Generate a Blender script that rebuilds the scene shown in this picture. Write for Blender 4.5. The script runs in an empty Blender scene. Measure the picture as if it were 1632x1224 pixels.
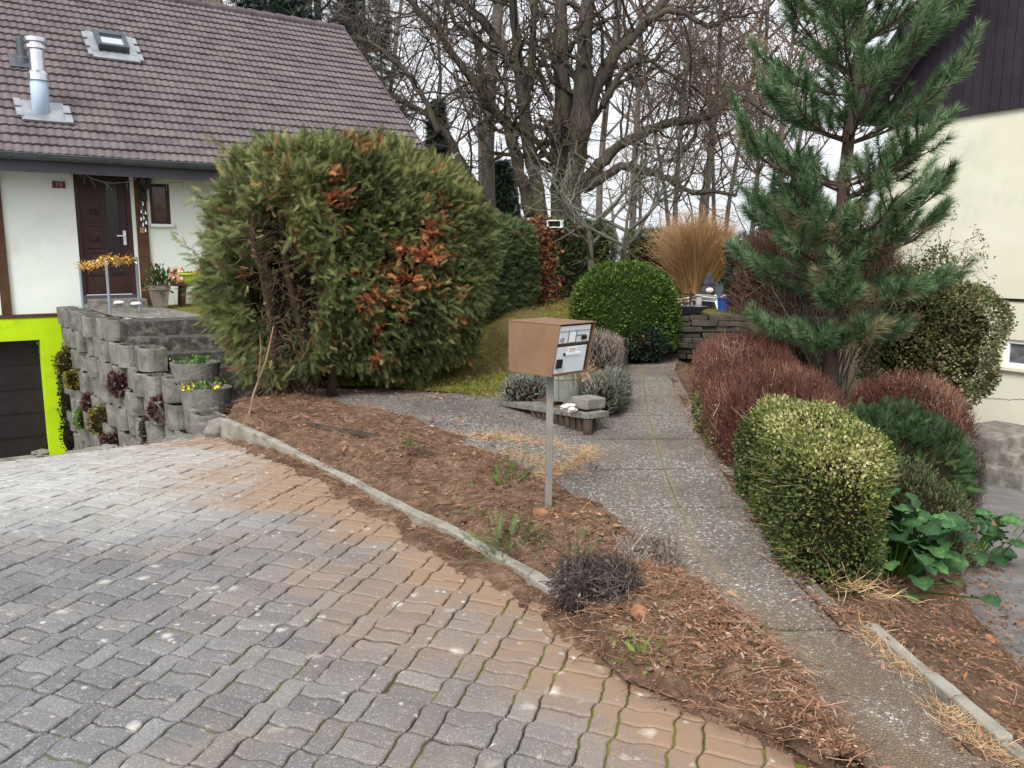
import bpy, math
import numpy as np
from math import sin, cos, pi, radians
SC = bpy.context.scene
COL = SC.collection
# ---------------------------------------------------------------- camera, sky, sun, exposure
PX, PITCH, EYE = 1306.0, radians(9.0), 1.6
cd = bpy.data.cameras.new('camera'); cam = bpy.data.objects.new('camera', cd); COL.objects.link(cam)
cam.location = (0, 0, EYE); cam.rotation_euler = (pi/2 - PITCH, 0, 0)
cd.sensor_width = 36; cd.lens = 36*PX/1632; cd.clip_start = .05; cd.clip_end = 2000
SC.camera = cam
SUN_EL, SUN_ROT = radians(48), radians(200)
w = bpy.data.worlds.new('World'); SC.world = w; w.use_nodes = True
nt = w.node_tree; bg = nt.nodes['Background']
sky = nt.nodes.new('ShaderNodeTexSky'); sky.sky_type = 'NISHITA'; sky.sun_disc = False
sky.sun_elevation = SUN_EL; sky.sun_rotation = SUN_ROT; sky.dust_density = 6; sky.air_density = 1.0; sky.ozone_density = 1.5
hs = nt.nodes.new('ShaderNodeHueSaturation'); hs.inputs['Saturation'].default_value = .22
nt.links.new(sky.outputs[0], hs.inputs['Color']); ov = nt.nodes.new('ShaderNodeMix'); ov.data_type = 'RGBA'; ov.inputs[0].default_value = .7     # overcast: cloud layer over the clear sky
ov.inputs[7].default_value = (4.5, 4.62, 4.86, 1); nt.links.new(hs.outputs[0], ov.inputs[6]); nt.links.new(ov.outputs[2], bg.inputs['Color'])
bg.inputs['Strength'].default_value = .15
sl = bpy.data.lights.new('sun', 'SUN'); so = bpy.data.objects.new('sun', sl); COL.objects.link(so)
sl.energy = 1.5; sl.angle = radians(22); sl.color = (1, .97, .93)
so.rotation_euler = (pi/2 - SUN_EL, 0, pi - SUN_ROT); so.location = (5, -8, 20)
SC.view_settings.view_transform = 'Standard'; SC.view_settings.look = 'None'
SC.view_settings.exposure = 0.86; SC.view_settings.gamma = 1
# ---------------------------------------------------------------- pixel to place
def ray(u, v):
    a, b = (u-816)/PX, (612-v)/PX
    return np.array([a, cos(PITCH)+sin(PITCH)*b, -sin(PITCH)+cos(PITCH)*b])
CAM = np.array([0, 0, EYE])
def G(u, v, z=0.):
    d = ray(u, v); return CAM + d*((z-EYE)/d[2])
def AY(u, v, y):
    d = ray(u, v); return CAM + d*(y/d[1])
# ---------------------------------------------------------------- helpers
LOC = {}
def arr(x): return np.asarray(x, dtype=np.float64)
def tag(o, label=None, cat=None, group=None, kind=None):
    if label: o['label'] = label
    if cat: o['category'] = cat
    if group: o['group'] = group
    if kind: o['kind'] = kind
    return o
def thing(name, loc, label, cat, group=None):
    o = bpy.data.objects.new(name, None); COL.objects.link(o); o.empty_display_size = .1
    o.location = tuple(float(c) for c in loc); LOC[o.name] = arr(loc)
    return tag(o, label, cat, group)
def link(name, me, parent=None, loc=None):
    o = bpy.data.objects.new(name, me); COL.objects.link(o)
    if parent is not None:
        o.parent = parent; LOC[o.name] = LOC[parent.name]
    else:
        l = arr(loc if loc is not None else (0, 0, 0)); o.location = tuple(l); LOC[o.name] = l
    return o
def npm(name, V, F, mat, parent=None, loc=None, tint=None, smooth=False, attrs=None, bevel=0):
    """one mesh object from arrays; F is an index array (m,k) or a list of them"""
    Fs = F if isinstance(F, (list, tuple)) else [F]
    Fs = [np.asarray(f, dtype=np.int32) for f in Fs if len(f)]
    o0 = LOC[parent.name] if parent is not None else arr(loc if loc is not None else (0, 0, 0))
    me = bpy.data.meshes.new(name)
    V = arr(V) - o0
    idx = np.concatenate([f.ravel() for f in Fs]); cnt = np.concatenate([np.full(len(f), f.shape[1], np.int32) for f in Fs])
    st = np.concatenate([[0], np.cumsum(cnt)[:-1]]).astype(np.int32)
    me.vertices.add(len(V)); me.vertices.foreach_set('co', V.astype(np.float32).ravel())
    me.loops.add(len(idx)); me.loops.foreach_set('vertex_index', idx)
    me.polygons.add(len(cnt)); me.polygons.foreach_set('loop_start', st)
    me.polygons.foreach_set('use_smooth', np.full(len(cnt), bool(smooth)))
    if tint is not None:
        a = me.attributes.new('tint', 'FLOAT', 'FACE' if len(tint) == len(cnt) else 'POINT')
        a.data.foreach_set('value', np.asarray(tint, np.float32))
    for k, val in (attrs or {}).items():
        a = me.attributes.new(k, 'FLOAT', 'POINT'); a.data.foreach_set('value', np.asarray(val, np.float32))
    me.update(calc_edges=True); me.validate()
    me.materials.append(mat)
    o = link(name, me, parent, loc)
    if bevel:
        m = o.modifiers.new('bevel', 'BEVEL'); m.width = bevel; m.segments = 2; m.limit_method = 'ANGLE'; m.angle_limit = radians(40)
    return o
class MB:
    """collects boxes, tubes, lathes into one mesh"""
    def __init__(s): s.V = []; s.F = {}; s.n = 0
    def add(s, V, F):
        V = arr(V); s.V.append(V)
        for f in (F if isinstance(F, list) else [F]):
            f = np.asarray(f, dtype=np.int32)
            if f.ndim == 1: f = f[None]
            if len(f): s.F.setdefault(f.shape[1], []).append(f+s.n)
        s.n += len(V); return s
    def box(s, fr, a0, a1, b0, b1, c0, c1):
        V = [fr(a, b, c) for c in (c0, c1) for b in (b0, b1) for a in (a0, a1)]
        return s.add(V, np.array([[0,2,3,1],[4,5,7,6],[0,1,5,4],[2,6,7,3],[0,4,6,2],[1,3,7,5]]))
    def quad(s, *P): return s.add(P, np.array([[0,1,2,3]]))
    def prism(s, poly, z0, z1, fr=None):
        fr = fr or (lambda a, b, c: (a, b, c)); n = len(poly)
        V = [fr(p[0], p[1], z0) for p in poly]+[fr(p[0], p[1], z1) for p in poly]
        i = np.arange(n); j = (i+1) % n
        return s.add(V, [np.stack([i, j, j+n, i+n], 1), np.arange(n)[::-1][None], (np.arange(n)+n)[None]])
    def tube(s, pts, rad, n=8, cap=True):
        V, F = tube_poly(pts, rad, n); s.add(V, F)
        if cap and n > 2:
            m = len(V); s.F.setdefault(n, []).append(np.arange(n)[::-1][None]+s.n-m); s.F[n].append(np.arange(m-n, m)[None]+s.n-m)
        return s
    def lathe(s, c, prof, n=20, sx=1, sy=1, axis=None):
        c = arr(c); a = np.arange(n)*2*pi/n; V = []
        for r, z in prof:
            V.append(np.stack([c[0]+r*sx*np.cos(a), c[1]+r*sy*np.sin(a), np.full(n, c[2]+z)], 1))
        V = np.concatenate(V); F = []
        i = np.arange(n); j = (i+1) % n
        for k in range(len(prof)-1): F.append(np.stack([i+k*n, j+k*n, j+(k+1)*n, i+(k+1)*n], 1))
        m = len(prof)-1
        return s.add(V, F+[i[::-1][None], (i+m*n)[None]])
    def build(s, name, mat, parent=None, loc=None, smooth=False, bevel=0, tint=None):
        return npm(name, np.concatenate(s.V), [np.concatenate(f) for f in s.F.values()], mat, parent, loc, smooth=smooth, bevel=bevel, tint=tint)
W3 = lambda a, b, c: (a, b, c)
def frame(o, X, Y, Z=(0, 0, 1)):
    o, X, Y, Z = arr(o), arr(X), arr(Y), arr(Z)
    return lambda a, b, c: o+X*a+Y*b+Z*c
def rotfr(o, yaw=0, tilt=0, roll=0):
    cy, sy = cos(yaw), sin(yaw); ct, st = cos(tilt), sin(tilt)
    X = arr((cy, sy, 0)); Y = arr((-sy, cy, 0)); Z = arr((0, 0, 1))
    Y, Z = Y*ct+Z*st, Z*ct-Y*st
    X, Z = X*cos(roll)-Z*sin(roll), Z*cos(roll)+X*sin(roll)
    return frame(o, X, Y, Z)
def unit(v): v = arr(v); return v/np.maximum(np.linalg.norm(v, axis=-1, keepdims=True), 1e-9)
def tube_poly(pts, rad, n=8):
    P = arr(pts); R = np.broadcast_to(arr(rad), (len(P),)); T = unit(np.gradient(P, axis=0))
    up = np.where(np.abs(T[:, 2:3]) > .9, arr([[1., .1, 0]]), arr([[0, .1, 1.]]))
    A = unit(np.cross(T, up)); 
    for i in range(1, len(P)):
        a = A[i-1]-T[i]*np.dot(A[i-1], T[i]); A[i] = unit(a)
    B = np.cross(T, A); t = np.arange(n)*2*pi/n
    V = P[:, None]+R[:, None, None]*(A[:, None]*np.cos(t)[None, :, None]+B[:, None]*np.sin(t)[None, :, None])
    i = np.arange(n); j = (i+1) % n; F = []
    for k in range(len(P)-1): F.append(np.stack([i+k*n, j+k*n, j+(k+1)*n, i+(k+1)*n], 1))
    return V.reshape(-1, 3), np.concatenate(F)
def segs(P0, P1, R0, R1, n=3):
    P0, P1 = arr(P0), arr(P1); R0, R1 = arr(R0), arr(R1); N = len(P0)
    T = unit(P1-P0); up = np.where(np.abs(T[:, 2:3]) > .9, arr([[1., .1, 0]]), arr([[0, .1, 1.]]))
    A = unit(np.cross(T, up)); B = np.cross(T, A); t = np.arange(n)*2*pi/n
    off = A[:, None]*np.cos(t)[None, :, None]+B[:, None]*np.sin(t)[None, :, None]
    V = np.concatenate([P0[:, None]+off*R0[:, None, None], P1[:, None]+off*R1[:, None, None]], 1)
    i = np.arange(n); j = (i+1) % n; f = np.stack([i, j, j+n, i+n], 1)
    F = (f[None]+(np.arange(N)*2*n)[:, None, None]).reshape(-1, 4)
    return V.reshape(-1, 3), F
def nz(P, f=1., seed=0, k=9):
    r = np.random.default_rng(seed+991); P = arr(P); s = 0; tot = 0
    for i in range(k):
        d = unit(r.normal(size=P.shape[-1])); ff = f*(.6+1.6*i/k); a = 1/(.6+1.6*i/k)
        s = s+a*np.sin(P@d*ff*2*pi+r.uniform(0, 6.28)); tot += a*a
    return s/math.sqrt(tot)*.9
def frames(D, rng, up=None):
    D = unit(D); N = len(D)
    h = unit(rng.normal(size=(N, 3))) if up is None else arr(up)+rng.normal(size=(N, 3))*.25
    X = unit(np.cross(D, h)); Z = np.cross(X, D)
    return np.stack([X, D, Z], 2)
def scat(T, F, P, Rm, S):
    T = arr(T); F = np.asarray(F); S = arr(S)
    V = np.einsum('nij,kj->nki', Rm, T)*S[:, None, None]+arr(P)[:, None]
    FF = (F[None]+(np.arange(len(P))*len(T))[:, None, None]).reshape(-1, F.shape[1])
    return V.reshape(-1, 3), FF
def rep(t, F): return np.repeat(arr(t), len(F))
def pip(P, poly):
    P = arr(P); x, y = P[:, 0], P[:, 1]; c = np.zeros(len(P), bool); n = len(poly); j = n-1
    for i in range(n):
        xi, yi = poly[i][:2]; xj, yj = poly[j][:2]
        c ^= ((yi > y) != (yj > y)) & (x < (xj-xi)*(y-yi)/((yj-yi) or 1e-9)+xi); j = i
    return c
def pldist(P, pl):
    P = arr(P)[:, :2]; best = np.full(len(P), 1e9)
    for a, b in zip(pl[:-1], pl[1:]):
        a, b = arr(a)[:2], arr(b)[:2]; d = b-a
        t = np.clip((P-a)@d/(d@d), 0, 1); best = np.minimum(best, np.linalg.norm(P-a-t[:, None]*d, axis=1))
    return best
def resample(pl, n):
    pl = arr(pl); L = np.concatenate([[0], np.cumsum(np.linalg.norm(np.diff(pl, axis=0), axis=1))])
    t = np.linspace(0, L[-1], n); return np.stack([np.interp(t, L, pl[:, k]) for k in range(pl.shape[1])], 1)
def patch(A, B, n, m):
    """grid between two polylines: (n*m,2) points and quads"""
    A, B = resample(A, n), resample(B, n); t = np.linspace(0, 1, m)
    P = A[:, None]*(1-t)[None, :, None]+B[:, None]*t[None, :, None]
    i = np.arange(n*m).reshape(n, m)
    F = np.stack([i[:-1, :-1].ravel(), i[:-1, 1:].ravel(), i[1:, 1:].ravel(), i[1:, :-1].ravel()], 1)
    return P.reshape(-1, P.shape[-1]), F
LEAF = arr([(0,0,0),(-.27,.5,.1),(0,1,0),(.27,.5,.1)]); LEAFF = np.array([(0,2,1),(0,3,2)])
def frond():
    V = []; F = []
    def q(a, b, w0, w1):
        a, b = arr(a), arr(b); d = unit(b-a); s = arr((d[1], -d[0], 0)); k = len(V)
        V.extend([a-s*w0, a+s*w0, b+s*w1, b-s*w1]); F.append((k, k+1, k+2, k+3))
    def t(a, b, w0):
        a, b = arr(a), arr(b); d = unit(b-a); s = arr((d[1], -d[0], 0)); k = len(V); V.extend([a-s*w0, a+s*w0, b]); F.append((k, k+1, k+2))
    t((0,0,0), (0,1.,0), .024)
    for i in range(8):
        y = .05+.115*i; l = .40*(1-.085*i)
        for sg in (-1, 1): t((0,y,0), (sg*l*.70, y+l*.70, .05*(i % 2)), .026)
    V = arr(V); V[:, 2] = -.35*V[:, 1]**2-.25*np.abs(V[:, 0]); return V, np.array(F)
FROND, FRONDF = frond()
BLADE = arr([(-.02,0,0),(.02,0,0),(.016,.55,.0),(-.016,.55,.0),(.002,1,-.22),(-.002,1,-.22)]); BLADEF = np.array([(0,1,2,3),(3,2,4,5)])
# ---------------------------------------------------------------- materials
def S(h, k=1.):
    c = [int(h[i:i+2], 16)/255 for i in (0, 2, 4)]
    return tuple(min(1, k*(x/12.92 if x <= .04045 else ((x+.055)/1.055)**2.4)) for x in c)+(1,)
class NT:
    def __init__(s, name, rough=.85, spec=.3, metal=0):
        s.m = bpy.data.materials.new(name); s.m.use_nodes = True; s.t = s.m.node_tree; s.b = s.t.nodes['Principled BSDF']
        s.b.inputs['Roughness'].default_value = rough; s.b.inputs['Specular IOR Level'].default_value = spec; s.b.inputs['Metallic'].default_value = metal
        s.co = s.t.nodes.new('ShaderNodeTexCoord').outputs['Object']
    def n(s, ty, **k):
        x = s.t.nodes.new('ShaderNode'+ty)
        for a, v in k.items():
            if a in x.inputs: s.put(x.inputs[a], v)
            else: setattr(x, a, v)
        return x
    def put(s, i, v):
        if isinstance(v, bpy.types.NodeSocket): s.t.links.new(v, i)
        else: i.default_value = v
    def noise(s, sc, det=4, ro=.55, co=None): return s.n('TexNoise', Scale=sc, Detail=det, Roughness=ro, Vector=co or s.co).outputs['Fac']
    def vor(s, sc, out='Distance', feat='F1', rnd=1.): return s.n('TexVoronoi', feature=feat, Scale=sc, Randomness=rnd, Vector=s.co).outputs[out]
    def ramp(s, f, st):
        x = s.n('ValToRGB'); s.put(x.inputs[0], f); e = x.color_ramp.elements
        while len(e) < len(st): e.new(.5)
        for el, (p, c) in zip(e, st):
            el.position = p; el.color = c if len(c) == 4 else tuple(c)+(1,)
        return x.outputs[0]
    def step(s, f, a, b):
        x = s.n('MapRange'); s.put(x.inputs[0], f); x.inputs[1].default_value = a; x.inputs[2].default_value = b; return x.outputs[0]
    def mix(s, f, a, b, mode='MIX'):
        x = s.n('Mix', data_type='RGBA', blend_type=mode); s.put(x.inputs[0], f); s.put(x.inputs[6], a); s.put(x.inputs[7], b); return x.outputs[2]
    def math(s, op, a, b=0.): x = s.n('Math', operation=op); s.put(x.inputs[0], a); s.put(x.inputs[1], b); return x.outputs[0]
    def attr(s, nm): return s.n('Attribute', attribute_name=nm).outputs['Fac']
    def bump(s, h, st=.4, d=.01, nrm=None):
        x = s.n('Bump', Strength=st, Distance=d); s.put(x.inputs['Height'], h)
        if nrm: s.put(x.inputs['Normal'], nrm)
        s.put(s.b.inputs['Normal'], x.outputs[0]); return x.outputs[0]
    def col(s, c): s.put(s.b.inputs['Base Color'], c); return s
def plain(name, c1, c2=None, sc=6, rough=.7, spec=.3, bump=0, bd=.003, bs=40, stain=None, metal=0):
    t = NT(name, rough, spec, metal); c2 = c2 or c1
    c = t.mix(t.step(t.noise(sc, 5), .32, .68), c1, c2)
    if stain: c = t.mix(t.step(t.noise(stain[1], 6, .65), .52, .75), c, stain[0])
    t.col(c)
    if bump: t.bump(t.noise(bs, 4), bump, bd)
    return t.m
def leafmat(name, stops, rough=.6, spec=.25, hue=.12):
    t = NT(name, rough, spec)
    c = t.ramp(t.attr('tint'), stops)
    c = t.mix(t.math('MULTIPLY', t.noise(9, 2), .35), c, (.02, .018, .01, 1)); t.col(c); return t.m
def barkmat(name, a, b, c=None, sc=14):
    t = NT(name, .9, .15)
    mp = t.n('Mapping', Vector=t.co, Scale=(1, 1, .18)).outputs[0]
    f = t.noise(sc, 6, .6, mp); col = t.mix(t.step(f, .3, .7), a, b)
    if c: col = t.mix(t.step(t.noise(1.6, 4), .5, .68), col, c)
    t.col(col); t.bump(f, .8, .03); return t.m
# ---------------------------------------------------------------- house and terrain frames
E = arr((.814, .581, 0)); NN = arr((-.581, .814, 0)); S0 = 15.34
hf = lambda a, s, z: E*a+NN*s+arr((0, 0, 1))*z
def H(u, v, s=S0):
    d = ray(u, v); t = s/(NN@d); p = CAM+d*t; return float(E@p), float(p[2])
Q = arr((7.5, 11.8, 0)); WW = arr((-.48, .877, 0)); WN = arr((-.877, -.48, 0))
rf = lambda a, d, z: Q+WW*a+WN*d+arr((0, 0, 1))*z
def RW(u, v, d=0.):
    r = ray(u, v); t = (WN@(Q+WN*d-CAM))/(WN@r); p = CAM+r*t; return float(WW@(p-Q)), float(p[2])
def sm(x, a, b):
    t = np.clip((np.asarray(x, float)-a)/(b-a), 0, 1); return t*t*(3-2*t)
def hd(P):                                                   # driveway, sinking to the garage on the left
    P = arr(P); s = P[..., 0]*NN[0]+P[..., 1]*NN[1]
    q = np.clip(s-5.5, 0, 4.); return -.0294*q*q-.2352*np.clip(s-9.5, 0, 5.3)
def terr(P):                                                 # lawn and garden rising behind the paved corner
    P = arr(P); return .66*sm(P[..., 1], 9.2, 13.2)+.55*sm(P[..., 1], 14, 26)
def hr(P):                                                   # side drive, sinking on the right
    P = arr(P); return -.1365*np.clip(.5*P[..., 0]+.866*P[..., 1]-2.1, 0, 12.2)-.02
KERB = [G(*p, .02)[:2] for p in ((362,669),(417,693),(514,741),(575,772),(676,826),(704,836),(785,879),(868,924))]
PL = arr([(1.0,1.2),(.98,2.3),(.90,2.8),(.64,3.6),(.53,4.5),(.62,6.0),(.92,8.5),(1.29,10.74),(1.55,12.7)])     # path, left and right edge
PR = arr([(1.62,1.2),(1.58,2.4),(1.50,3.4),(1.47,4.1),(1.66,6.0),(1.95,8.8),(2.24,11.2),(2.6,12.7)])
SDL = arr([(1.75,1.2),(2.05,2.4),(2.3,3.3),(2.62,4.4),(3.4,6.0),(4.5,8.2),(5.2,9.4),(5.6,10.6)])  # side drive, left edge
W0, W1 = arr((-7.22, 13.58)), arr((-3.45, 9.05))
def wallpt(u, off=0.):
    d = W1-W0; n = unit(arr((-d[1], d[0])))*-1; n = n if n[1] < 0 else -n
    return W0+d*u+n*(.18*math.sin(pi*min(max(u, 0), 1))+off), n
# ---------------------------------------------------------------- ground materials
t = NT('paver concrete', .78, .35)
spk = t.vor(230, 'Color'); spk = t.n('SeparateColor', Color=spk).outputs[0]
base = t.mix(t.attr('tint'), S('636365'), S('7d7c7c'))
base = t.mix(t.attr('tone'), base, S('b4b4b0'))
base = t.mix(t.math('MULTIPLY', t.step(spk, .88, .95), .55), base, S('b5b1ac')); base = t.mix(t.math('MULTIPLY', t.step(spk, .16, .1), .4), base, S('444242'))
nb = t.noise(1.5, 5, .6)
base = t.mix(t.math('MULTIPLY', t.step(nb, .50, .70), .35), base, S('8e7f70'))
base = t.mix(t.math('MULTIPLY', t.step(t.noise(5, 4), .45, .75), .35), base, S('5a585a'))
drt = t.math('MULTIPLY', t.attr('dirt'), t.math('ADD', t.math('MULTIPLY', t.noise(1.7, 6, .68), 2.6), -.45)); base = t.mix(t.math('MULTIPLY', t.step(drt, .12, .95), .9), base, S('8f755e'))
lic = t.math('ADD', t.vor(5.5), t.math('MULTIPLY', t.noise(24, 4), .34)); gate = t.step(t.noise(1.1, 2), .42, .52)
base = t.mix(t.math('MULTIPLY', t.math('MULTIPLY', t.step(lic, .37, .20), gate), t.math('SUBTRACT', .75, t.attr('tone'))), base, S('cbc6bb'))
lic2 = t.math('ADD', t.vor(14), t.math('MULTIPLY', t.noise(50, 4), .4)); base = t.mix(t.math('MULTIPLY', t.step(lic2, .40, .27), t.math('MULTIPLY', t.step(t.noise(1.9, 4), .44, .60), .8)), base, S('c8c4bc'))
t.col(base); t.bump(t.math('ADD', t.noise(120, 3), t.math('MULTIPLY', t.noise(20, 4), 1.5)), .5, .004); M_PAVER = t.m
t = NT('joint sand', .95, .1); c = t.mix(t.step(t.noise(40, 3), .35, .65), S('3a342e'), S('5a4e42'))
c = t.mix(t.math('MULTIPLY', t.step(t.noise(2.2, 4), .45, .56), t.math('SUBTRACT', 1.0, t.attr('tone'))), c, t.mix(t.noise(70, 2), S('525c22'), S('8b9438'))); t.col(c); t.bump(t.noise(150, 3), .8, .006); M_JOINT = t.m
def aggregate(name, dark, light, soil=.5, seamy=False):
    t = NT(name, .85, .3); cl = t.n('SeparateColor', Color=t.vor(75, 'Color')).outputs
    c = t.ramp(cl[0], [(0, S(dark)), (.45, S(light)), (.72, S('8d8379')), (.88, S('b3aca4')), (1, S('dad5cc'))])
    e = t.vor(75, 'Distance', 'DISTANCE_TO_EDGE'); c = t.mix(t.step(e, .0, .07), S('45413d'), c)
    c = t.mix(t.math('MULTIPLY', t.step(t.noise(1.3, 5, .6), .42, .7), soil), c, S('82705f'))
    c = t.mix(t.math('MULTIPLY', t.step(t.noise(.8, 6, .65), .46, .68), .65), c, S('524e4a'))
    c = t.mix(t.math('MULTIPLY', t.step(t.math('ADD', t.attr('seam'), t.math('MULTIPLY', t.noise(9, 4), .9)), .95, 1.5), .5), c, S('8f8468'))
    dm = t.math('MULTIPLY', t.attr('dust'), t.step(t.noise(3.2, 6, .65), .30, .62)); c = t.mix(t.math('MULTIPLY', dm, .85), c, S('75624f'))
    t.col(c); t.bump(t.step(e, 0, .22), .8, .006); return t.m
M_PATH = aggregate('exposed aggregate', '68635e', '88827b', .6)
M_AGG2 = aggregate('exposed aggregate weathered', '565354', '787575', .6)
M_ASPH = plain('side drive asphalt', S('696867'), S('838180'), 3, .85, .3, .6, .006, 160, stain=(S('6f5c4e'), 1.7))
t = NT('bed soil', .95, .1); n1 = t.noise(14, 6, .65); c = t.ramp(n1, [(.25, S('44352a')), (.5, S('6f5948')), (.72, S('957d6a'))])
c = t.mix(t.math('MULTIPLY', t.step(t.noise(2.2, 5, .65), .48, .66), .7), c, S('3c2d23')); c = t.mix(t.step(t.vor(60), .1, .05), c, S('b79c86')); c = t.mix(t.math('MULTIPLY', t.step(t.noise(1.2, 3), .5, .7), .5), c, S('84695a')); t.col(c)
t.bump(t.math('ADD', n1, t.math('MULTIPLY', t.noise(60, 4), .6)), 1., .03); M_SOIL = t.m
t = NT('lawn moss', .95, .1); c = t.ramp(t.noise(6, 5, .6), [(.3, S('46401f')), (.5, S('6a6a30')), (.7, S('8a873e'))])
c = t.mix(t.math('MULTIPLY', t.step(t.noise(.9, 5, .65), .44, .64), .75), c, S('6e5740')); t.col(c); t.bump(t.noise(40, 4), 1, .03); M_LAWN = t.m
M_EARTH = plain('woodland earth', S('3a2f25'), S('5c4a38'), .8, .95, .1, .8, .05, 6)
M_KERB = plain('kerb concrete', S('7d7a71'), S('a09b91'), 5, .88, .2, .6, .005, 60, (S('5a4a38'), 3.2))
M_CONC = plain('block concrete', S('5b5955'), S('86837c'), 6, .9, .2, 1., .012, 34, (S('42422f'), 3.4))
M_STONE = plain('grey stone', S('6a6661'), S('96918a'), 7, .85, .25, .9, .01, 25, (S('4a4a42'), 4))
M_STAIR = plain('dark stair concrete', S('33312e'), S('57534e'), 14, .88, .25, .9, .008, 110, (S('8a867e'), 9))
M_STEP = plain('step concrete', S('5e5b57'), S('86827c'), 12, .88, .25, .8, .006, 90, (S('a9a59c'), 6))
M_QUARTZ = plain('white rubble', S('c9bfae'), S('ece6da'), 9, .8, .3, .6, .01, 20)
M_WOODOLD = plain('rotten wood', S('38302a'), S('57493f'), 9, .9, .15, .8, .008, 40)
# ---------------------------------------------------------------- ground sheet
xs = np.concatenate([np.linspace(-140, -14, 18), np.linspace(-13, 13, 66), np.linspace(14, 140, 18)])
ys = np.concatenate([np.linspace(-12, 0, 7), np.linspace(.4, 20, 50), np.linspace(21, 45, 13), np.linspace(50, 220, 16)])
X, Y = np.meshgrid(xs, ys, indexing='ij'); P = np.stack([X.ravel(), Y.ravel()], 1)
kx = np.interp(P[:, 1], [k[1] for k in KERB][::-1]+[9.6, 13.4, 30], [k[0] for k in KERB][::-1]+[-3.3, -7.2, -7.2])
rx = np.interp(P[:, 1], PR[:, 1], PR[:, 0])
Z = terr(P)
Z = np.where(P[:, 0] < kx+.9, np.minimum(Z, hd(P)), Z)
Z = np.where(P[:, 0] > rx-.1, np.where(P[:, 1] > 12.9, np.minimum(Z, .6), np.minimum(hr(P), 0)), Z)
Z = np.where((P[:, 0] > 5.3) & (P[:, 1] < 40), np.minimum(hr(P), Z), Z)
Z = np.where((np.abs(P[:, 0]-1.6) < 2.2) & (P[:, 1] < 12.9), np.minimum(Z, 0), Z)
Z = Z-.14-.16*np.clip(P[:, 1]-34, 0, 60)-.1*np.clip(np.abs(P[:, 0])-30, 0, 60)
i = np.arange(len(P)).reshape(len(xs), len(ys)); F = np.stack([i[:-1,:-1].ravel(), i[1:,:-1].ravel(), i[1:,1:].ravel(), i[:-1,1:].ravel()], 1)
tag(npm('ground', np.column_stack([P, Z]), F, M_EARTH, smooth=True), kind='structure')
# ---------------------------------------------------------------- driveway of interlocking pavers
rng = np.random.default_rng(5)
DA = radians(18.5); U2 = arr((cos(DA), -sin(DA))); V2 = arr((sin(DA), cos(DA)))
def outline(L, Wd, nl, nw):
    a = np.linspace(0, L, nl, endpoint=False); b = np.linspace(0, Wd, nw, endpoint=False)
    return np.concatenate([np.column_stack([a, 0*a]), np.column_stack([0*b+L, b]), np.column_stack([L-a, 0*a+Wd]), np.column_stack([0*b, Wd-b])])
q = .0965; j = .0038
drive_poly = [tuple(k) for k in KERB[::-1]]+[(-3.3,8.9),(-3.5,9.5)]+[tuple(wallpt(u, -.02)[0]) for u in (1,.75,.5,.25,0)]+[tuple((E*-7.45+NN*14.75)[:2]), (-16,7), (-9,1.1), (1.06,1.1),(1.03,2.3),(.75,2.75),(.35,3.4)]
stones = []
for ci in range(-72, 18):
    x0 = ci*3*q
    for k in range(-36, 190):
        if k % 2 == 0: stones.append((x0, k*q, 1))
        stones.append((x0+q, k*q, 0))
stones = arr(stones); cen = stones[:, :2]+np.where(stones[:, 2:] == 1, arr([[q/2, q]]), arr([[q, q/2]]))
cw = cen[:, :1]*U2+cen[:, 1:2]*V2
keep = pip(cw, drive_poly)
dd = cw[:, 1]*cos(PITCH)+(hd(cw)-EYE)*-sin(PITCH); uu = 816+PX*cw[:, 0]/np.maximum(dd, .1)
keep &= (dd > .9) & (uu > -1300) & (uu < 2000)
stones, cen, cw = stones[keep], cen[keep], cw[keep]
V = []; F4 = []; Ft = []; tint = []; n0 = 0
wv = lambda t: .0066*np.sin(2*pi*t/q*.5)+.0035*np.sin(2*pi*t/q+.6)
for kind, L, Wd, nl, nw in ((1, q, 2*q, 4, 8), (0, 2*q, q, 8, 4)):
    sel = stones[:, 2] == kind; st = stones[sel]; N = len(st)
    o = outline(L, Wd, nl, nw); m = len(o)
    def ring(ins):
        r = arr(o); r = np.column_stack([np.clip(r[:, 0], ins, L-ins), np.clip(r[:, 1], ins, Wd-ins)]); return r
    c2 = cw[sel]; g = (hd(c2+[.05, 0])-hd(c2))/.05, (hd(c2+[0, .05])-hd(c2))/.05; h0 = hd(c2)+rng.normal(0, .0028, N)
    tl = rng.normal(0, .012, (N, 2)); RV = []
    for ins, z in ((j, -.035), (j, -.006), (j+.004, -.0015), (j+.011, 0)):
        r = ring(ins)[None]+st[:, None, :2]
        wx = r[..., 0]+wv(r[..., 1]); wy = r[..., 1]+wv(r[..., 0])
        pw = wx[..., None]*U2+wy[..., None]*V2
        zz = h0[:, None]+(g[0]+tl[:, 0])[:, None]*(pw[..., 0]-c2[:, None, 0])+(g[1]+tl[:, 1])[:, None]*(pw[..., 1]-c2[:, None, 1])+z
        RV.append(np.concatenate([pw, zz[..., None]], 2))
    Vs = np.stack(RV, 1).reshape(-1, 3); b = (np.arange(N)*4*m)[:, None, None]+n0
    i = np.arange(m); k2 = (i+1) % m
    f = np.concatenate([np.stack([i+r*m, k2+r*m, k2+(r+1)*m, i+(r+1)*m], 1) for r in range(3)])
    F4.append((f[None]+b).reshape(-1, 4)); Ft.append((np.arange(m)[None, None]+3*m+b).reshape(-1, m))
    V.append(Vs); tint.append(np.repeat(np.clip(rng.normal(.45, .3, N), 0, 1), 4*m)); n0 += len(Vs)
V = np.concatenate(V); tint = np.concatenate(tint)
s_ = V[:, :2]@NN[:2]
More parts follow.
